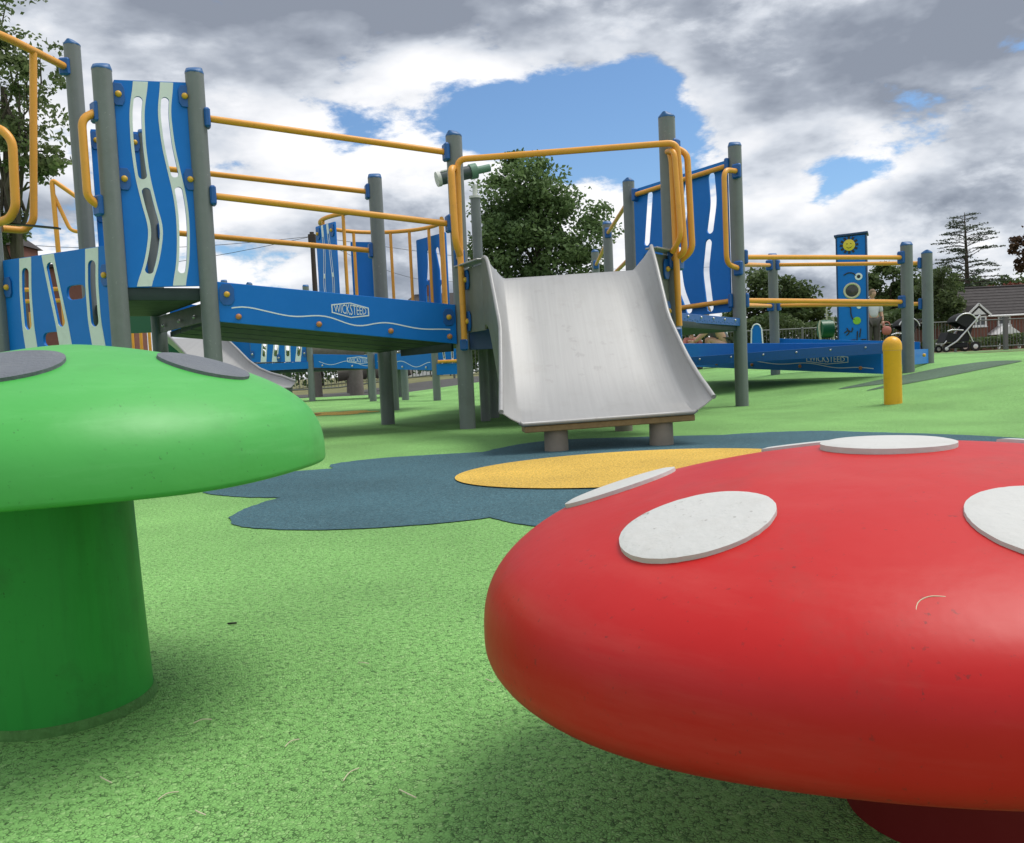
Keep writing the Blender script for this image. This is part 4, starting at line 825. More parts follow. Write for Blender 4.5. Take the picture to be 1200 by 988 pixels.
# ------------------------------------------------------------------ blue rocker with ring-shaped side boards, beyond the ramp
RK = thing('spring_rocker', 'blue and white rocker with round hand holes beyond the ramp', 'rocker', (4.4, 16.2, float(gz(4.4, 16.2))))
rz = float(gz(4.4, 16.2))
def ringboard(x, y, w, z0, z1, hole):
    t = np.linspace(0, PI, 16); loop = [(w / 2, z0), (w / 2 * .75, z1 - w * .35)] + [(w / 2 * .62 * math.cos(a), z1 - w * .3 + w * .3 * math.sin(a)) for a in t] + [(-w / 2 * .75, z1 - w * .35), (-w / 2, z0)]
    lp = [loop]
    if hole: lp.append([(w * .26 * math.cos(a), (z0 * .35 + z1 * .65) - .03 + w * .42 * math.sin(a)) for a in np.linspace(0, 2 * PI, 20, endpoint=False)])
    v, f = curve_shape(lp, .04); b = build(MB().add(place(v, (x, y, 0), (.94, -.34, 0), (0, 0, 1), (-.34, -.94, 0)), f), 'side_board', M['blue'], RK, 30)
    for q in lp: build(MB().tube([(x + .94 * a - .34 * .03, y - .34 * a - .94 * .03, z) for a, z in q] + ([(x + .94 * q[0][0] - .34 * .03, y - .34 * q[0][0] - .94 * .03, q[0][1])] if q is not loop else []), .012, 6), 'edge', M['white'], b, 50)
ringboard(4.10, 16.25, .24, .42, 1.07, True); ringboard(4.47, 16.3, .20, .42, 1.07, True); ringboard(4.72, 16.1, .24, .42, 1.10, False)
build(MB().box((4.45, 16.2, .55), (.7, .3, .06), bev=.01), 'seat', M['blue'], RK, 30); build(MB().tube([(4.45 + .07 * math.cos(a), 16.2 + .07 * math.sin(a), lerp(rz, .52, a / 25)) for a in np.linspace(0, 25, 80)], .015, 6), 'spring', M['black'], RK, 60)

# ------------------------------------------------------------------ people
def skin_mesh(name, joints, edges, sub=2):
    names = list(joints); me = bpy.data.meshes.new(name)
    me.from_pydata([joints[k][:3] for k in names], [(names.index(a), names.index(b)) for a, b in edges], [])
    ob = bpy.data.objects.new('tmp_skin', me); COL.objects.link(ob)
    mo = ob.modifiers.new('s', 'SKIN'); mo.use_smooth_shade = True
    for i, k in enumerate(names):
        r = joints[k][3]; sv = me.skin_vertices[0].data[i]; sv.radius = (r, r) if not isinstance(r, tuple) else r; sv.use_root = (i == 0)
    m2 = ob.modifiers.new('u', 'SUBSURF'); m2.levels = sub; m2.render_levels = sub
    dg = bpy.context.evaluated_depsgraph_get(); res = bpy.data.meshes.new_from_object(ob.evaluated_get(dg)); res.name = name
    bpy.data.objects.remove(ob); bpy.data.meshes.remove(me); res.shade_smooth(); return res
def merge_head(me, c, h, face):
    """joins an egg-shaped head with nose, ears, eye sockets to the body mesh; face = unit direction it looks"""
    mb = MB(); n = 20; f = np.array(face, float); f /= np.linalg.norm(f); s = np.cross(f, (0, 0, 1)); s /= np.linalg.norm(s); u = np.cross(s, f)
    prof = []
    for a in np.linspace(-PI / 2 + .05, PI / 2 - .05, 14):
        for t in np.arange(n) * 2 * PI / n:
            zz = math.sin(a); k = math.cos(a) * (1 - .16 * max(0, -zz)); x = k * math.cos(t) * .40; y = k * math.sin(t) * .36
            if x > .2 and abs(y) < .06 and -.25 < zz < .1: x += .07
            if x > .2 and .07 < abs(y) < .2 and .0 < zz < .22: x -= .025
            if abs(y) > .3 and abs(x) < .12 and -.25 < zz < .2: y *= 1.18
            prof.append(np.array(c) + h * (f * x + s * y + u * zz * .5))
    fc = [(i * n + j, i * n + (j + 1) % n, (i + 1) * n + (j + 1) % n, (i + 1) * n + j) for i in range(13) for j in range(n)]
    v = np.empty(len(me.vertices) * 3); me.vertices.foreach_get('co', v); v = v.reshape(-1, 3); f0 = [tuple(p.vertices) for p in me.polygons]
    out = MB(); out.add(v, f0); out.add(prof, fc); return out, (f, s, u)
def hair_cap(parent, c, h, fr, m, low=-.25, nm='hair', k=1.07):
    f, s, u = fr; mb = MB(); n = 18; v = []
    for a in np.linspace(low, PI / 2 - .05, 10):
        for t in np.arange(n) * 2 * PI / n:
            x, y = math.cos(a) * math.cos(t) * .42 * k, math.cos(a) * math.sin(t) * .385 * k; zz = math.sin(a) * .52 * k
            if x > .22 * k and zz < .22: x = .22 * k; zz = max(zz, .2)
            v.append(np.array(c) + h * (f * (x - .02) + s * y + u * zz))
    mb.add(v, [(i * n + j, i * n + (j + 1) % n, (i + 1) * n + (j + 1) % n, (i + 1) * n + j) for i in range(9) for j in range(n)] + [tuple(9 * n + j for j in range(n))]); build(mb, nm, M[m], parent, 60)
def hand(mb, w, d, s=1.0):
    """palm and five bent fingers; w = wrist, d = direction"""
    w = np.array(w, float); d = np.array(d, float); d /= np.linalg.norm(d); a = np.cross(d, (0, 1, .2)); a /= np.linalg.norm(a); b = np.cross(d, a)
    mb.box(w + d * .045 * s, (.09 * s, .075 * s, .028 * s), d, a, b, .008)
    for i, l in enumerate((.075, .085, .08, .062)):
        o = w + d * .088 * s + a * (-.028 + .0185 * i) * s; mb.tube([o, o + d * l * .45 * s, o + d * l * .8 * s + b * .02 * s, o + d * l * .95 * s + b * .04 * s], .0088 * s, 6)
    o = w + d * .03 * s - a * .036 * s; mb.tube([o, o - a * .025 * s + d * .03 * s, o - a * .03 * s + d * .06 * s + b * .015 * s], .0095 * s, 6)
def person(label, base, J, E, face, hc, hh, clothes, hands, hairm='hair', hairargs=None):
    bx_, by_ = base; bz_ = float(gz(bx_, by_)); t = thing('person', label, 'person', (bx_, by_, bz_))
    off = V3(bx_, by_, bz_); J = {k: (v[0] + bx_, v[1] + by_, v[2] + bz_, v[3]) for k, v in J.items()}
    me = skin_mesh('body', J, E); out, fr = merge_head(me, np.array(hc) + off, hh, face)
    for w, d in hands: hand(out, np.array(w) + off, d)
    b = build(out, 'body', M['skin'], t, 80)
    for nm, sel, grow, m in clothes:
        Jn = {k: (*J[k][:3], J[k][3] + grow if not isinstance(J[k][3], tuple) else tuple(q + grow for q in J[k][3])) for k in sel}
        En = [(a, c) for a, c in E if a in Jn and c in Jn]
        g = skin_mesh(nm, Jn, En); mb = MB(); v = np.empty(len(g.vertices) * 3); g.vertices.foreach_get('co', v); mb.add(v.reshape(-1, 3), [tuple(p.vertices) for p in g.polygons]); build(mb, nm, M[m], t, 80)
    hair_cap(t, np.array(hc) + off, hh, fr, hairm, *(hairargs or ()))
    return t
ST = {'pel': (0, 0, .95, .135), 'wai': (0, 0, 1.10, .125), 'che': (0, 0, 1.30, (.16, .12)), 'nek': (0, 0, 1.42, .06), 'hd': (0, -.01, 1.52, .06),
      'shl': (-.17, 0, 1.36, .06), 'ell': (-.22, .02, 1.10, .046), 'wrl': (-.20, -.12, .90, .032), 'shr': (.17, 0, 1.36, .06), 'elr': (.23, .0, 1.10, .046), 'wrr': (.22, -.10, .88, .032),
      'hpl': (-.09, 0, .90, .095), 'knl': (-.10, -.01, .50, .065), 'anl': (-.10, .02, .09, .042), 'tol': (-.10, -.13, .04, .036), 'hpr': (.09, 0, .90, .095), 'knr': (.10, -.01, .50, .065), 'anr': (.10, .02, .09, .042), 'tor': (.10, -.13, .04, .036)}
SE = [('pel', 'wai'), ('wai', 'che'), ('che', 'nek'), ('nek', 'hd'), ('che', 'shl'), ('shl', 'ell'), ('ell', 'wrl'), ('che', 'shr'), ('shr', 'elr'), ('elr', 'wrr'), ('pel', 'hpl'), ('hpl', 'knl'), ('knl', 'anl'), ('anl', 'tol'), ('pel', 'hpr'), ('hpr', 'knr'), ('knr', 'anr'), ('anr', 'tor')]
person('standing person in pale grey top and dark trousers beside the blue column, holding red bag', (9.46, 22.0), ST, SE, (.4, -.9, -.1), (0, -.02, 1.60), .23,
       [('top', ['che', 'wai', 'pel', 'shl', 'ell', 'shr', 'elr'], .018, 'shirt'), ('trousers', ['pel', 'hpl', 'knl', 'anl', 'hpr', 'knr', 'anr'], .014, 'trous')], [((-.20, -.12, .90), (0, -.3, -1)), ((.22, -.10, .88), (.05, -.3, -1))])
bgz = float(gz(9.72, 21.8)); BAG = thing('bag', 'rounded red bag held by the standing person', 'bag', (9.74, 21.82, bgz + .62))
bm = MB(); bm.lathe([(.001, 0), (.06, .004), (.11, .05), (.125, .12), (.105, .19), (.06, .222), (.001, .23)], (9.74, 21.82, bgz + .52), 20); v = np.concatenate(bm.v); v[:, 1] = 21.82 + (v[:, 1] - 21.82) * .5; bm.v = [v]; build(bm, 'pouch', M['bagr'], BAG, 60)
build(MB().tube([(9.74 + .09 * math.cos(a), 21.82, bgz + .76 + .10 * math.sin(a)) for a in np.linspace(0, PI, 12)], .012, 6), 'strap', M['bagr'], BAG, 60)
CR = {'pel': (0, 0, .38, .15), 'wai': (-.06, -.03, .52, .14), 'che': (-.18, -.08, .70, (.165, .13)), 'nek': (-.26, -.12, .82, .06), 'hd': (-.31, -.15, .90, .06),
      'shl': (-.24, -.24, .74, .06), 'ell': (-.42, -.30, .58, .046), 'wrl': (-.56, -.22, .46, .032), 'shr': (-.14, .12, .74, .06), 'elr': (-.34, .16, .58, .046), 'wrr': (-.52, .05, .46, .032),
      'hpl': (.0, -.11, .36, .11), 'knl': (-.34, -.16, .50, .07), 'anl': (-.16, -.16, .08, .045), 'tol': (-.30, -.18, .04, .036), 'hpr': (.0, .10, .36, .11), 'knr': (-.26, .16, .14, .07), 'anr': (.06, .15, .08, .045), 'tor': (.12, .15, .04, .036)}
person('crouching person in grey top and shorts beyond the steps between two grey posts', (3.80, 15.0), CR, SE, (-.8, -.5, -.2), (-.34, -.17, .98), .22,
       [('top', ['che', 'wai', 'pel', 'shl', 'shr'], .018, 'grey'), ('shorts', ['pel', 'hpl', 'hpr'], .02, 'trous')], [((-.56, -.22, .46), (-.8, .1, -.4)), ((-.52, .05, .46), (-.8, -.1, -.4))])
CH = {'pel': (0, 0, .30, .085), 'wai': (0, 0, .38, .08), 'che': (0, -.01, .48, (.10, .085)), 'nek': (0, -.02, .555, .042), 'hd': (0, -.03, .62, .045),
      'shl': (-.11, -.02, .52, .042), 'ell': (-.16, -.08, .40, .033), 'wrl': (-.12, -.18, .36, .024), 'shr': (.11, -.02, .52, .042), 'elr': (.16, -.08, .40, .033), 'wrr': (.12, -.18, .36, .024),
      'hpl': (-.06, -.02, .29, .06), 'knl': (-.08, -.22, .30, .045), 'anl': (-.08, -.24, .08, .03), 'tol': (-.08, -.32, .04, .026), 'hpr': (.06, -.02, .29, .06), 'knr': (.08, -.22, .30, .045), 'anr': (.08, -.24, .08, .03), 'tor': (.08, -.32, .04, .026)}
person('small seated child in white sun hat and pink top in front of crouching person', (3.24, 15.0), CH, SE, (.5, -.85, -.1), (0, -.04, .69), .19,
       [('top', ['che', 'wai', 'pel', 'shl', 'ell', 'shr', 'elr'], .014, 'bagr'), ('leggings', ['pel', 'hpl', 'knl', 'hpr', 'knr'], .010, 'grey')], [((-.12, -.18, .36), (0, -1, -.2)), ((.12, -.18, .36), (0, -1, -.2))], 'hatw', (-.1, 'sun_hat', 1.2))
build(MB().box((3.24, 15.06, float(gz(3.24, 15.06)) + .11), (.34, .30, .22), bev=.02), 'seat_block', M['grey'], None, 30); bpy.data.objects['seat_block'].name = 'seat_block'
tag(bpy.data.objects['seat_block'], 'grey block that the child in the sun hat sits on', 'seat')

# ------------------------------------------------------------------ strollers
def stroller(x0, y0, label, flip=1, tube='silver'):
    z0 = float(gz(x0, y0)); t = thing('stroller', label, 'stroller', (x0, y0, z0), 'strollers')
    P = lambda x, y, z: (x0 + flip * x, y0 + y, z0 + z)
    for x, r, ys in ((-.36, .095, (-.2, .2)), (.36, .125, (-.25, .25))):
        for y in ys:
            w = build(MB().lathe([(r * .55, -.022), (r * .98, -.024), (r, 0), (r * .98, .024), (r * .55, .022)], P(x, y, r), 22, (0, 1, 0)), 'wheel', M['rubbert'], t, 50)
            build(MB().lathe([(r * .15, -.026), (r * .5, -.022), (r * .5, .022), (r * .15, .026)], P(x, y, r), 16, (0, 1, 0)), 'hub', M['silver'], w, 50)
    for y in (-.24, .24):
        build(MB().tube(round_path([P(-.36, y * .85, .12), P(-.10, y, .28), P(.22, y, .62), P(.50, y, .92)], .08), .022, 10), 'frame_tube', M[tube], t, 60)
        build(MB().tube([P(.36, y, .14), P(.16, y, .56)], .016, 8), 'frame_tube', M['silver'], t, 60)
    build(MB().tube([P(.50, -.24, .92), P(.50, .24, .92)], .022, 10), 'handle', M['black'], t, 60)
    build(MB().tube(round_path([P(-.36, -.22, .30), P(-.42, -.22, .22), P(-.42, .22, .22), P(-.36, .22, .30)], .08), .016, 8), 'foot_bar', M['silver'], t, 60)
    bm = MB(); bm.add([P(*q) for q in ((-.42, -.2, .26), (-.30, -.2, .52), (.10, -.22, .40), (.28, -.22, .80), (.36, -.22, .78), (.22, -.2, .26), (-.42, .2, .26), (-.30, .2, .52), (.10, .22, .40), (.28, .22, .80), (.36, .22, .78), (.22, .2, .26))],
                      [(0, 1, 2, 5), (2, 3, 4, 5), (11, 8, 7, 6), (11, 10, 9, 8), (0, 6, 7, 1), (1, 7, 8, 2), (2, 8, 9, 3), (3, 9, 10, 4), (4, 10, 11, 5), (5, 11, 6, 0)]); build(bm, 'seat', M['fabric'], t, 30)
    build(MB().box(P(0, 0, .17), (.46, .36, .14), bev=.03), 'basket', M['fabric'], t, 30)
    bm = MB(); n = 14; v = []
    for a in np.linspace(math.radians(165), math.radians(20), 12):
        for s in np.linspace(-1, 1, n): v.append(P(.14 + .27 * math.cos(a), .24 * s, .70 + .30 * math.sin(a) * (1 - .12 * s * s)))
    f = [(i * n + j, i * n + j + 1, (i + 1) * n + j + 1, (i + 1) * n + j) for i in range(11) for j in range(n - 1)]
    v = np.array(v); cc = np.array(P(.14, 0, .70)); inn = cc + (v - cc) * .95; nn = len(v); bm.add(np.concatenate([v, inn]), f + [tuple(nn + q for q in g[::-1]) for g in f]); h = build(bm, 'hood', M['fabric'], t, 60)
    for s in (-1, 1):
        side = [P(.14 + .265 * math.cos(a), .238 * s, .70 + .262 * math.sin(a)) for a in np.linspace(math.radians(165), math.radians(20), 12)] + [P(.14, .238 * s, .62)]
        build(MB().add(side + [tuple(np.array(p) - V3(0, .012 * s, 0)) for p in side], [tuple(range(13)), tuple(range(25, 12, -1))]), 'hood_side', M['fabric'], h, 0)
    build(MB().tube([P(.14 + .285 * math.cos(a), -.25, .70 + .275 * math.sin(a)) for a in np.linspace(math.radians(160), math.radians(10), 14)], .018, 8), 'hood_trim', M['silver'], h, 60)
    build(MB().tube(round_path([P(-.34, -.23, .54), P(-.2, -.24, .58), P(.06, -.24, .55)], .1), .02, 8), 'bumper_bar', M['silver'], t, 60)
stroller(11.62, 22.0, 'black stroller with silver frame standing on the edge of the green surface')
stroller(10.72, 23.2, 'dark stroller half hidden behind the last grey ramp post', 1, 'black')

# ------------------------------------------------------------------ trees and hedges
def leaf_cloud(name, pts, size, m, parent, seed, flat=.35, drop=0.):
    r = np.random.default_rng(seed); n = len(pts); size = size * r.uniform(.6, 1.35, n)
    nr = r.normal(size=(n, 3)); nr[:, 2] = np.abs(nr[:, 2]) + flat; nr /= np.linalg.norm(nr, axis=1)[:, None]
    a = np.cross(nr, r.normal(size=(n, 3))); a /= np.linalg.norm(a, axis=1)[:, None]; b = np.cross(nr, a)
    L = size[:, None]; q = np.stack([pts - a * L * .55, pts + b * L * .34 + nr * L * .08, pts + a * L * .55 - nr * L * .1 - np.array([0, 0, drop]) * L, pts - b * L * .34 + nr * L * .08], 1).reshape(-1, 3) - wl(parent)
    me = bpy.data.meshes.new(name); me.vertices.add(4 * n); me.vertices.foreach_set('co', q.ravel()); me.loops.add(4 * n); me.polygons.add(n)
    me.loops.foreach_set('vertex_index', np.arange(4 * n)); me.polygons.foreach_set('loop_start', np.arange(n) * 4); me.update(calc_edges=True); me.validate(); me.materials.append(m)
    return link(name, me, parent)
def limb(mb, a, b, r0, r1, r, n=6, k=6, wob=.03):
    t = np.linspace(0, 1, k)[:, None]; P = a + (b - a) * t; L = np.linalg.norm(b - a); P[1:-1] += r.normal(size=(k - 2, 3)) * L * wob; P[:, 2] += np.sin(t[:, 0] * PI) * L * .06
    mb.tube(P, r0, n, False, radii=np.linspace(r0, r1, k)); return P
def tree(name, label, base, height, crown, nclump, nleaf, lsize, m, seed, trunk_r=.25, bark='bark', group=None, clump_r=.16, flat=.35, shell=.55, trunk_to=.55, spread_=1.0):
    """crown = list of ellipsoids (centre, radii, weight)"""
    r = np.random.default_rng(seed); bx_, by_ = base; bz_ = float(gz(bx_, by_)); t = thing(name, label, 'tree', (bx_, by_, bz_), group)
    cl = []; ws = np.array([c[2] for c in crown], float); ws /= ws.sum()
    while len(cl) < nclump:
        c, rad, _ = crown[r.choice(len(crown), p=ws)]; d = r.normal(size=3); d /= np.linalg.norm(d); k = r.uniform(shell, 1.0) if r.random() < .75 else r.uniform(.1, shell)
        cl.append((np.array(c) + d * np.array(rad) * k, float(np.mean(rad))))
    pts = []
    per = nleaf // nclump
    for c, R in cl:
        k = int(per * r.uniform(.5, 1.5)); d = r.normal(size=(k, 3)); d /= np.linalg.norm(d, axis=1)[:, None]; rad = clump_r * R * r.uniform(.6, 1.5)
        pts.append(c + d * (r.uniform(0, 1, (k, 1)) ** .5) * rad * np.array([1.15, 1.15, .75]))
    pts = np.concatenate(pts); pts = pts[pts[:, 2] > bz_ + .25]
    leaf_cloud('crown', pts, lsize, m, t, seed + 1, flat)
    mb = MB(); top = V3(bx_ + r.normal() * .02 * height, by_, bz_ + height * trunk_to); P = np.array([V3(bx_, by_, bz_ - .1), V3(bx_, by_, bz_ + height * .12), lerp(V3(bx_, by_, bz_), top, .6) + V3(r.normal() * .1, 0, 0), top])
    mb.tube(P, trunk_r, 10, False, radii=[trunk_r * 1.35, trunk_r, trunk_r * .75, trunk_r * .35])
    for i in r.choice(len(cl), min(len(cl), 30), replace=False):
        h = r.uniform(.25, 1.0); s = lerp(P[1], P[3], h); limb(mb, s, cl[i][0], trunk_r * .32 * (1.15 - h * .6), trunk_r * .04, r)
    build(mb, 'trunk', M[bark], t, 60); return t
tree('oak_tree', 'large dark green oak tree behind the steel slide', (2.0, 45), 12, [((1.2, 45, 9.0), (2.5, 2.6, 3.0), 1.5), ((3.4, 45, 6.6), (2.4, 2.4, 3.1), 1.2), ((-.2, 45.3, 6.0), (2.1, 2.3, 3.2), 1.1), ((1.8, 44.6, 4.0), (3.3, 2.5, 2.5), 1.0), ((.9, 45, 11.0), (1.0, 1.0, .9), .25)], 210, 30000, .23, M['lf_oak'], 3, .36, clump_r=.29)
tree('leafy_tree', 'loose-leaved tree overhanging the climbing pole', (-8.35, 14.6), 8, [((-8.35, 14.4, 6.3), (1.25, 1.2, 1.3), 1.2), ((-8.15, 14.4, 4.8), (1.05, 1.0, 1.1), 1.1), ((-7.55, 14.2, 4.15), (.62, .6, .40), .40), ((-8.55, 14.4, 3.3), (.60, .8, 1.0), .45), ((-7.75, 14.2, 5.7), (.75, .8, .55), .45)], 190, 8200, .085, M['lf_birch'], 5, .13, 'bark', clump_r=.20, flat=.15, shell=.30, trunk_to=.7)
tree('broad_tree', 'dark round tree beyond the ramp rails beside the blue column', (19.0, 60), 7.5, [((18.6, 60, 4.6), (2.6, 2.2, 2.3), 1), ((20.6, 60, 3.3), (1.9, 2, 2.2), .7), ((17.2, 60, 3.0), (2.2, 2, 2.4), .7)], 90, 11000, .30, M['lf_mid'], 8, .3, group='trees beyond the fence', clump_r=.3)
tree('broad_tree', 'green bushy tree behind the standing person and the last ramp posts', (28.0, 62), 8, [((27.6, 62, 4.6), (2.3, 2, 2.4), 1), ((30.3, 62, 4.2), (2.3, 2, 2.6), .9), ((26.0, 61, 2.6), (1.6, 2, 2.0), .6)], 110, 13000, .30, M['lf_mid'], 9, .3, group='trees beyond the fence', clump_r=.3)
tree('pale_tree', 'pale green young tree with thin stems behind the strollers', (28.1, 55), 6, [((27.9, 55, 3.9), (1.2, 1.3, 1.9), 1), ((28.6, 55, 2.7), (.9, 1.2, 1.4), .7)], 60, 4600, .22, M['lf_pale'], 12, .12, 'paleb', group='trees beyond the fence', clump_r=.3, flat=.1)
tree('broad_tree', 'low dark evergreen behind the brick bungalow', (41, 76), 8, [((38.5, 76, 5.0), (4.2, 2, 2.6), 1), ((44.5, 76, 4.8), (4.2, 2, 2.4), 1), ((49, 76, 4.6), (3, 2, 2.6), .6)], 110, 11000, .36, M['lf_mid'], 14, .3, group='trees beyond the fence', clump_r=.3)
tree('copper_tree', 'tall copper-leaved tree beside the brick bungalow', (31.7, 50), 12, [((31.4, 50, 8.0), (.95, 1.2, 1.3), .7), ((30.6, 50, 6.3), (1.0, 1.0, 1.2), .8), ((31.3, 50, 5.0), (.9, 1.2, 1.3), .7), ((33.2, 50, 8), (1.8, 1.5, 3.4), .8)], 70, 4600, .20, M['lf_cop'], 15, .2, clump_r=.27, flat=.1, shell=.4)
tree('red_shrub', 'red-leaved shrub above the bungalow roof line', (40.5, 72), 5, [((40.8, 72, 4.6), (1.7, 1.2, 1.0), 1), ((42.8, 72, 4.7), (1.8, 1.2, .9), 1)], 40, 3200, .26, M['lf_red'], 17, .1, clump_r=.35)
tree('broad_tree', 'small green tree just left of the big oak slope behind the grey posts', (6.6, 52), 6, [((6.3, 52, 3.6), (2.0, 1.8, 2.6), 1), ((8.4, 52, 2.6), (1.8, 1.8, 2.0), .7)], 60, 7000, .26, M['lf_oak'], 19, .25, group='trees beyond the fence', clump_r=.3)
tree('broad_tree', 'small dark tree behind the curved yellow railing', (-4.6, 55), 4, [((-4.6, 55, 1.7), (2.6, 1.5, 1.5), 1), ((-1.6, 55, 2.0), (2.2, 1.5, 2.0), 1)], 50, 6000, .26, M['lf_oak'], 23, .2, group='trees beyond the fence', clump_r=.3)
# conifer with level sparse branches
def conifer():
    bx_, by_ = 37.9, 70.; bz_ = float(gz(bx_, by_)); t = thing('cedar_tree', 'sparse conifer with level dark branches against the cloudy sky', 'tree', (bx_, by_, bz_)); r = np.random.default_rng(31)
    mb = MB(); mb.tube([(bx_ + .25, by_, bz_ - .1), (bx_ + .1, by_, 4.5), (bx_, by_, 8.5), (bx_ - .1, by_, 11.6)], .25, 8, False, radii=[.30, .22, .12, .02]); pts = []
    for z in np.linspace(3.2, 11.3, 30):
        L = np.interp(z, [3, 5, 7.5, 9.5, 11.4], [3.2, 3.0, 2.9, 2.3, .9]); n = 4
        for k in range(n):
            a = r.uniform(0, 2 * PI); l = L * r.uniform(.6, 1.1); s = V3(bx_ + .02 * (8 - z), by_, z); e = s + V3(math.cos(a) * l, math.sin(a) * l, l * r.uniform(-.02, .30) * (1 if z > 6 else .4))
            P = limb(mb, s, e, .055 * (1.2 - z / 14), .008, r, 5, 7, .02)
            m = int(30 * l); tt = r.uniform(.25, 1, m) ** .8; q = np.stack([np.interp(tt, np.linspace(0, 1, 7), P[:, i]) for i in range(3)], 1); w = .30 * np.sin(tt * PI * .9)[:, None]
            pts.append(q + r.normal(size=(m, 3)) * np.array([.9, .9, .16]) * w)
    build(mb, 'trunk', M['bark'], t, 60); leaf_cloud('crown', np.concatenate(pts), .16, M['lf_con'], t, 33, 1.2)
conifer()
def hedge(label, x0, x1, y, h, d, n, m, seed, size=.16, name='hedge'):
    r = np.random.default_rng(seed); cxx = (x0 + x1) / 2; z0 = float(gz(cxx, y)); t = thing(name, label, 'hedge', (cxx, y, z0))
    p = np.c_[r.uniform(x0, x1, n), y + r.uniform(-d / 2, d / 2, n), np.zeros(n)]; top = h * (.86 + .14 * np.sin(p[:, 0] * 1.3 + seed) * np.sin(p[:, 0] * .47 + 1)); p[:, 2] = gz(p[:, 0], p[:, 1]) + top * r.uniform(0, 1, n) ** .6
    leaf_cloud('foliage', p, size, m, t, seed + 1)
    mb = MB()
    for x in np.arange(x0 + .3, x1, .9): limb(mb, V3(x, y, z0 - .05), V3(x + r.normal() * .2, y, z0 + h * .8), .03, .01, r, 5)
    build(mb, 'stems', M['bark'], t, 60)
hedge('clipped dark green hedge in front of the brick bungalow', 22.5, 44, 46, .80, 1.2, 8000, M['lf_mid'], 41)
hedge('overgrown dark hedge behind the far fence, seen under the ramp', -22, 6, 40, 2.3, 2.0, 12000, M['lf_oak'], 43, .22)
hedge('mixed green hedge behind the railings beyond the long ramp', 6.5, 20.5, 44, 2.4, 2.2, 9000, M['lf_mid'], 47, .22)

# ------------------------------------------------------------------ railings round the playground
def railing(label, x0, x1, y, h, gap=.115):
    zc_ = float(gz((x0 + x1) / 2, y)); t = thing('railing_fence', label, 'fence', ((x0 + x1) / 2, y, zc_), 'railings round the playground')
    for dz in (.12, h): build(MB().tube([(x, y, float(gz(x, y)) + dz) for x in np.linspace(x0, x1, 24)], .025, 6), 'rail', M['fence'], t, 60)
    mb = MB()
    for x in np.arange(x0, x1, gap): z = float(gz(x, y)); mb.tube([(x, y, z + .1), (x, y, z + h)], .009, 5)
    tag(build(mb, 'pickets', M['fence'], t, 60), kind='stuff')
    for x in np.arange(x0, x1 + .1, 2.7): z = float(gz(x, y)); build(MB().box((x, y - .03, z + h / 2), (.07, .07, h + .1), bev=.01), 'fence_post', M['fence'], t, 30)
railing('grey steel railings in front of the far hedge, seen under the ramp', -18, 4, 27.5, 1.05)
railing('grey steel railings beyond the long ramp and the strollers', 5, 26, 30, 1.05)
gp = thing('gate_post', 'square grey gate post in the railings before the bungalow window', 'post', (17.25, 29.4, float(gz(17.25, 29.4))))
build(MB().box((17.25, 29.4, .38 + .55), (.14, .12, 1.15), bev=.015), 'shaft', M['fence'], gp, 30); build(MB().box((17.25, 29.4, .38 + 1.12), (.17, .15, .03), bev=.008), 'top_plate', M['fence'], gp, 30)

# ------------------------------------------------------------------ brick bungalow on the right
def box_(mb, x0, x1, y0, y1, z0, z1): return mb.box(((x0 + x1) / 2, (y0 + y1) / 2, (z0 + z1) / 2), (x1 - x0, y1 - y0, z1 - z0))
HZ = .38; HS = thing('bungalow', 'brick bungalow with dark tiled roof and white gabled window behind the hedge', 'house', (38, 63, HZ))
build(box_(MB(), 30.6, 50, 60.2, 67, HZ - .1, 2.72), 'wall', M['brick'], HS, 0)
mb = MB(); mb.add([(30.1, 59.8, 2.70), (50.5, 59.8, 2.70), (50.5, 67.4, 2.70), (30.1, 67.4, 2.70), (32.6, 63.6, 4.95), (48, 63.6, 4.95)], [(0, 1, 5, 4), (1, 2, 5), (2, 3, 4, 5), (3, 0, 4), (3, 2, 1, 0)]); rf = build(mb, 'roof', M['roof'], HS, 0)
for k in range(9):
    t = (k + .5) / 9.5; build(MB().box((lerp(40.3, 40.3, t), lerp(59.8, 63.6, t), lerp(2.715, 4.965, t)), (lerp(20.2, 15.6, t), .03, .025), (1, 0, 0), (0, .86, .51), (0, -.51, .86)), 'tile_course', M['roof'], rf, 0)
build(MB().tube([(32.6, 63.6, 4.97), (48, 63.6, 4.97)], .09, 8), 'ridge', M['roof'], rf, 60)
build(MB().tube([(30.1, 59.75, 2.68), (50.5, 59.75, 2.68)], .06, 8), 'gutter', M['upvc'], HS, 60)
def window(x0, x1, z0, z1, y, nm=2):
    f = build(box_(box_(box_(box_(MB(), x0, x1, y - .06, y + .02, z0, z0 + .1), x0, x1, y - .06, y + .02, z1 - .1, z1), x0, x0 + .1, y - .058, y + .02, z0 + .1, z1 - .1), x1 - .1, x1, y - .058, y + .02, z0 + .1, z1 - .1), 'window', M['upvc'], HS, 0)
    w = (x1 - x0 - .2) / nm
    for k in range(nm): build(box_(MB(), x0 + .1 + k * w + .03, x0 + .1 + (k + 1) * w - .03, y - .02, y - .005, z0 + .1, z1 - .1), 'pane', M['pane'], f, 0)
    for k in range(1, nm): build(box_(MB(), x0 + .1 + k * w - .04, x0 + .1 + k * w + .04, y - .055, y, z0 + .1, z1 - .1), 'mullion', M['upvc'], f, 0)
    build(box_(MB(), x0 - .05, x1 + .05, y - .12, y, z0 - .07, z0), 'sill', M['upvc'], f, 0)
build(box_(MB(), 32.32, 33.68, 59.55, 60.21, HZ, 2.74), 'bay_wall', M['brick'], HS, 0)
window(32.42, 33.58, 1.98, 2.70, 59.54, 3)
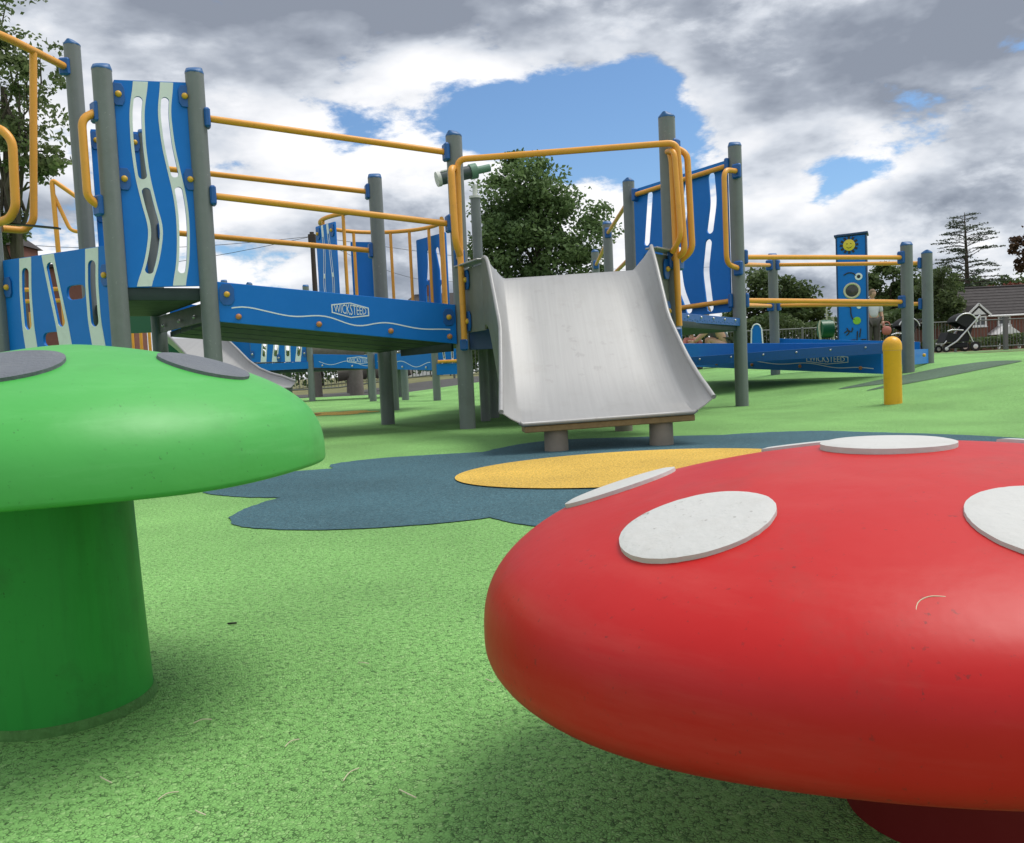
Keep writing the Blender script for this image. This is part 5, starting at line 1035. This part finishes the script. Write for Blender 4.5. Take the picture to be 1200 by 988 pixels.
mb = MB(); mb.add([(32.15, 59.45, 2.74), (33.85, 59.45, 2.74), (33.0, 59.45, 3.52), (32.15, 61.6, 2.74), (33.85, 61.6, 2.74), (33.0, 61.6, 3.52)], [(0, 1, 2), (5, 4, 3), (0, 3, 4, 1), (0, 2, 5, 3), (1, 4, 5, 2)]); gb = build(mb, 'gable', M['roof'], HS, 0)
for sg in (-1, 1): build(MB().box((33.0 + sg * .43, 59.40, 3.15), (1.20, .1, .12), (.737 * sg, 0, -.676), (0, 1, 0), (.676 * sg, 0, .737)), 'bargeboard', M['upvc'], gb, 0)
build(MB().add([(32.5, 59.43, 2.80), (33.5, 59.43, 2.80), (33.0, 59.43, 3.26), (32.5, 59.38, 2.80), (33.5, 59.38, 2.80), (33.0, 59.38, 3.26)], [(3, 4, 5), (2, 1, 0), (0, 1, 4, 3), (1, 2, 5, 4), (2, 0, 3, 5)]), 'gable_panel', M['upvc'], gb, 0)
window(34.75, 35.65, 2.02, 2.66, 60.18, 1); window(38.5, 40.2, 1.6, 2.66, 60.18, 3)
po = MB(); po.add([(33.9, 58.6, 1.35), (35.5, 58.6, 1.35), (34.7, 58.6, 1.95), (33.9, 60.2, 1.35), (35.5, 60.2, 1.35), (34.7, 60.2, 1.95)], [(0, 1, 2), (5, 4, 3), (0, 3, 4, 1), (0, 2, 5, 3), (1, 4, 5, 2)]); build(po, 'porch_gable', M['upvc'], HS, 0)
for x in (34.0, 35.4): build(box_(MB(), x - .07, x + .07, 58.65, 58.8, HZ - .05, 1.35), 'porch_post', M['upvc'], HS, 0)
# brick house far left, behind the leafy tree
H2 = thing('brick_house', 'tall red brick house end behind the leafy tree and climbing pole', 'house', (-18.4, 31, 0))
build(box_(MB(), -22, -17.0, 30, 31.2, -.1, 5.6), 'wall', M['brick'], H2, 0); build(MB().add([(-22.2, 29.8, 5.6), (-16.9, 29.8, 5.6), (-16.9, 31.4, 5.6), (-22.2, 31.4, 5.6), (-21, 30.6, 6.6), (-18, 30.6, 6.6)], [(0, 1, 5, 4), (1, 2, 5), (2, 3, 4, 5), (3, 0, 4), (3, 2, 1, 0)]), 'roof', M['roof'], H2, 0)
build(box_(MB(), -17.0, -13.2, 30.05, 31.1, -.1, 4.75), 'side_wing', M['brick'], H2, 0); build(MB().box((-15.0, 30.6, 4.82), (3.9, 1.5, .12), bev=.02), 'wing_roof', M['roof'], H2, 30)
build(box_(MB(), -18.9, -18.4, 30.4, 30.9, 6.2, 7.0), 'chimney', M['brick'], H2, 0)
# low house far behind the curved railing
H3 = thing('low_house', 'grey roofed house far behind the curved yellow railing', 'house', (-5.6, 66, .3))
build(box_(MB(), -8.6, -3.0, 66, 72, .2, 5.2), 'wall', M['upvc'], H3, 0); build(MB().add([(-9, 65.6, 5.2), (-2.6, 65.6, 5.2), (-2.6, 72.4, 5.2), (-9, 72.4, 5.2), (-7.4, 69, 6.9), (-4.0, 69, 6.9)], [(0, 1, 5, 4), (1, 2, 5), (2, 3, 4, 5), (3, 0, 4), (3, 2, 1, 0)]), 'roof', M['roof'], H3, 0); build(box_(MB(), -6.9, -6.2, 68.6, 69.4, 6.2, 8.0), 'chimney', M['brick'], H3, 0)

# ------------------------------------------------------------------ utility pole with wires
UP = thing('utility_pole', 'thin wooden utility pole with wires behind the ramp', 'utility pole', (-8.95, 40, float(gz(-8.95, 40))))
build(MB().tube([(-8.95, 40, 0), (-8.95, 40, 7.3)], .13, 10, radii=[.15, .10]), 'pole', M['polew'], UP, 60); build(MB().box((-8.95, 40, 6.95), (.34, .22, .5), bev=.02), 'terminal_box', M['polew'], UP, 30)
for e in ((-26, 34, 5.9), (-26, 30, 7.2), (20, 70, 8.2), (-2, 60, 6.9)):
    a = V3(-8.95, 40, 7.1); b = V3(*e); P = [lerp(a, b, t) - V3(0, 0, .9 * math.sin(t * PI)) for t in np.linspace(0, 1, 16)]; build(MB().tube(P, .012, 5), 'wire', M['wire'], UP, 60)
# log seat on the grass under the ramp line
for i, (x, y, z, L, r, lab) in enumerate(((-4.7, 22.6, 1.15, 1.7, .30, 'thick grey log lying across a stump, seen under the ramp'), (-3.9, 24.4, .62, 2.1, .24, 'long grey log beam on low stumps behind the log seat'))):
    t = thing('log_seat', lab, 'log', (x, y, float(gz(x, y)))); rg = np.random.default_rng(60 + i); n = 12; P = [(x - L / 2 + L * k / 9, y + .03 * rg.normal(), z + .03 * rg.normal()) for k in range(10)]
    build(MB().tube(P, r, 12, radii=r * (1 + .08 * rg.normal(size=10))), 'trunk_piece', M['log'], t, 60)
    for dx in (-.3, .35): build(MB().lathe([(.19, -.05), (.17, z - r * .6)], (x + dx * L, y, float(gz(x, y))), 14), 'stump', M['log'], t, 50)

# ------------------------------------------------------------------ bits lying on the rubber and on the red cap
def litter(name, label, pts, r, m, cat, group=None): o = build(MB().tube(round_path(pts, .02, 4) if len(pts) > 2 else pts, r, 6), name, M[m], None, 60, loc=pts[0]); tag(o, label, cat, group)
litter('twig', 'short black twig on the green rubber beyond the green stool', [(-.546, 1.55, .003), (-.538, 1.548, .0035), (-.53, 1.551, .003)], .0018, 'twig', 'twig')
litter('twig', 'tiny dark twig on the green rubber beside the flower petal', [(.02, 2.21, .003), (.035, 2.206, .003)], .0025, 'twig', 'twig')
r = np.random.default_rng(77)
for k, (x, y) in enumerate(((-.485, .945), (-.395, .90), (-.29, 1.02), (-.345, .86), (-.2, .93), (-.13, .88), (-.43, 1.10), (.12, .95), (-.05, 1.2), (-.25, 1.3))):
    a = r.uniform(0, PI); l = r.uniform(.008, .018); d = V3(math.cos(a), math.sin(a), 0); c = V3(x, y, .002)
    litter('straw', 'pale dry grass blade lying on the green rubber', [c - d * l, c + V3(-d[1], d[0], .8) * .003, c + d * l], .0007, 'straw', 'straw', 'dry grass blades on the rubber')

litter('grass_fibre', 'thin curled dry fibre lying on the red cap', [(.2326, .4898, .2957), (.2373, .4972, .3008), (.2457, .4988, .3034), (.2537, .4962, .3030)], .0004, 'straw', 'straw')
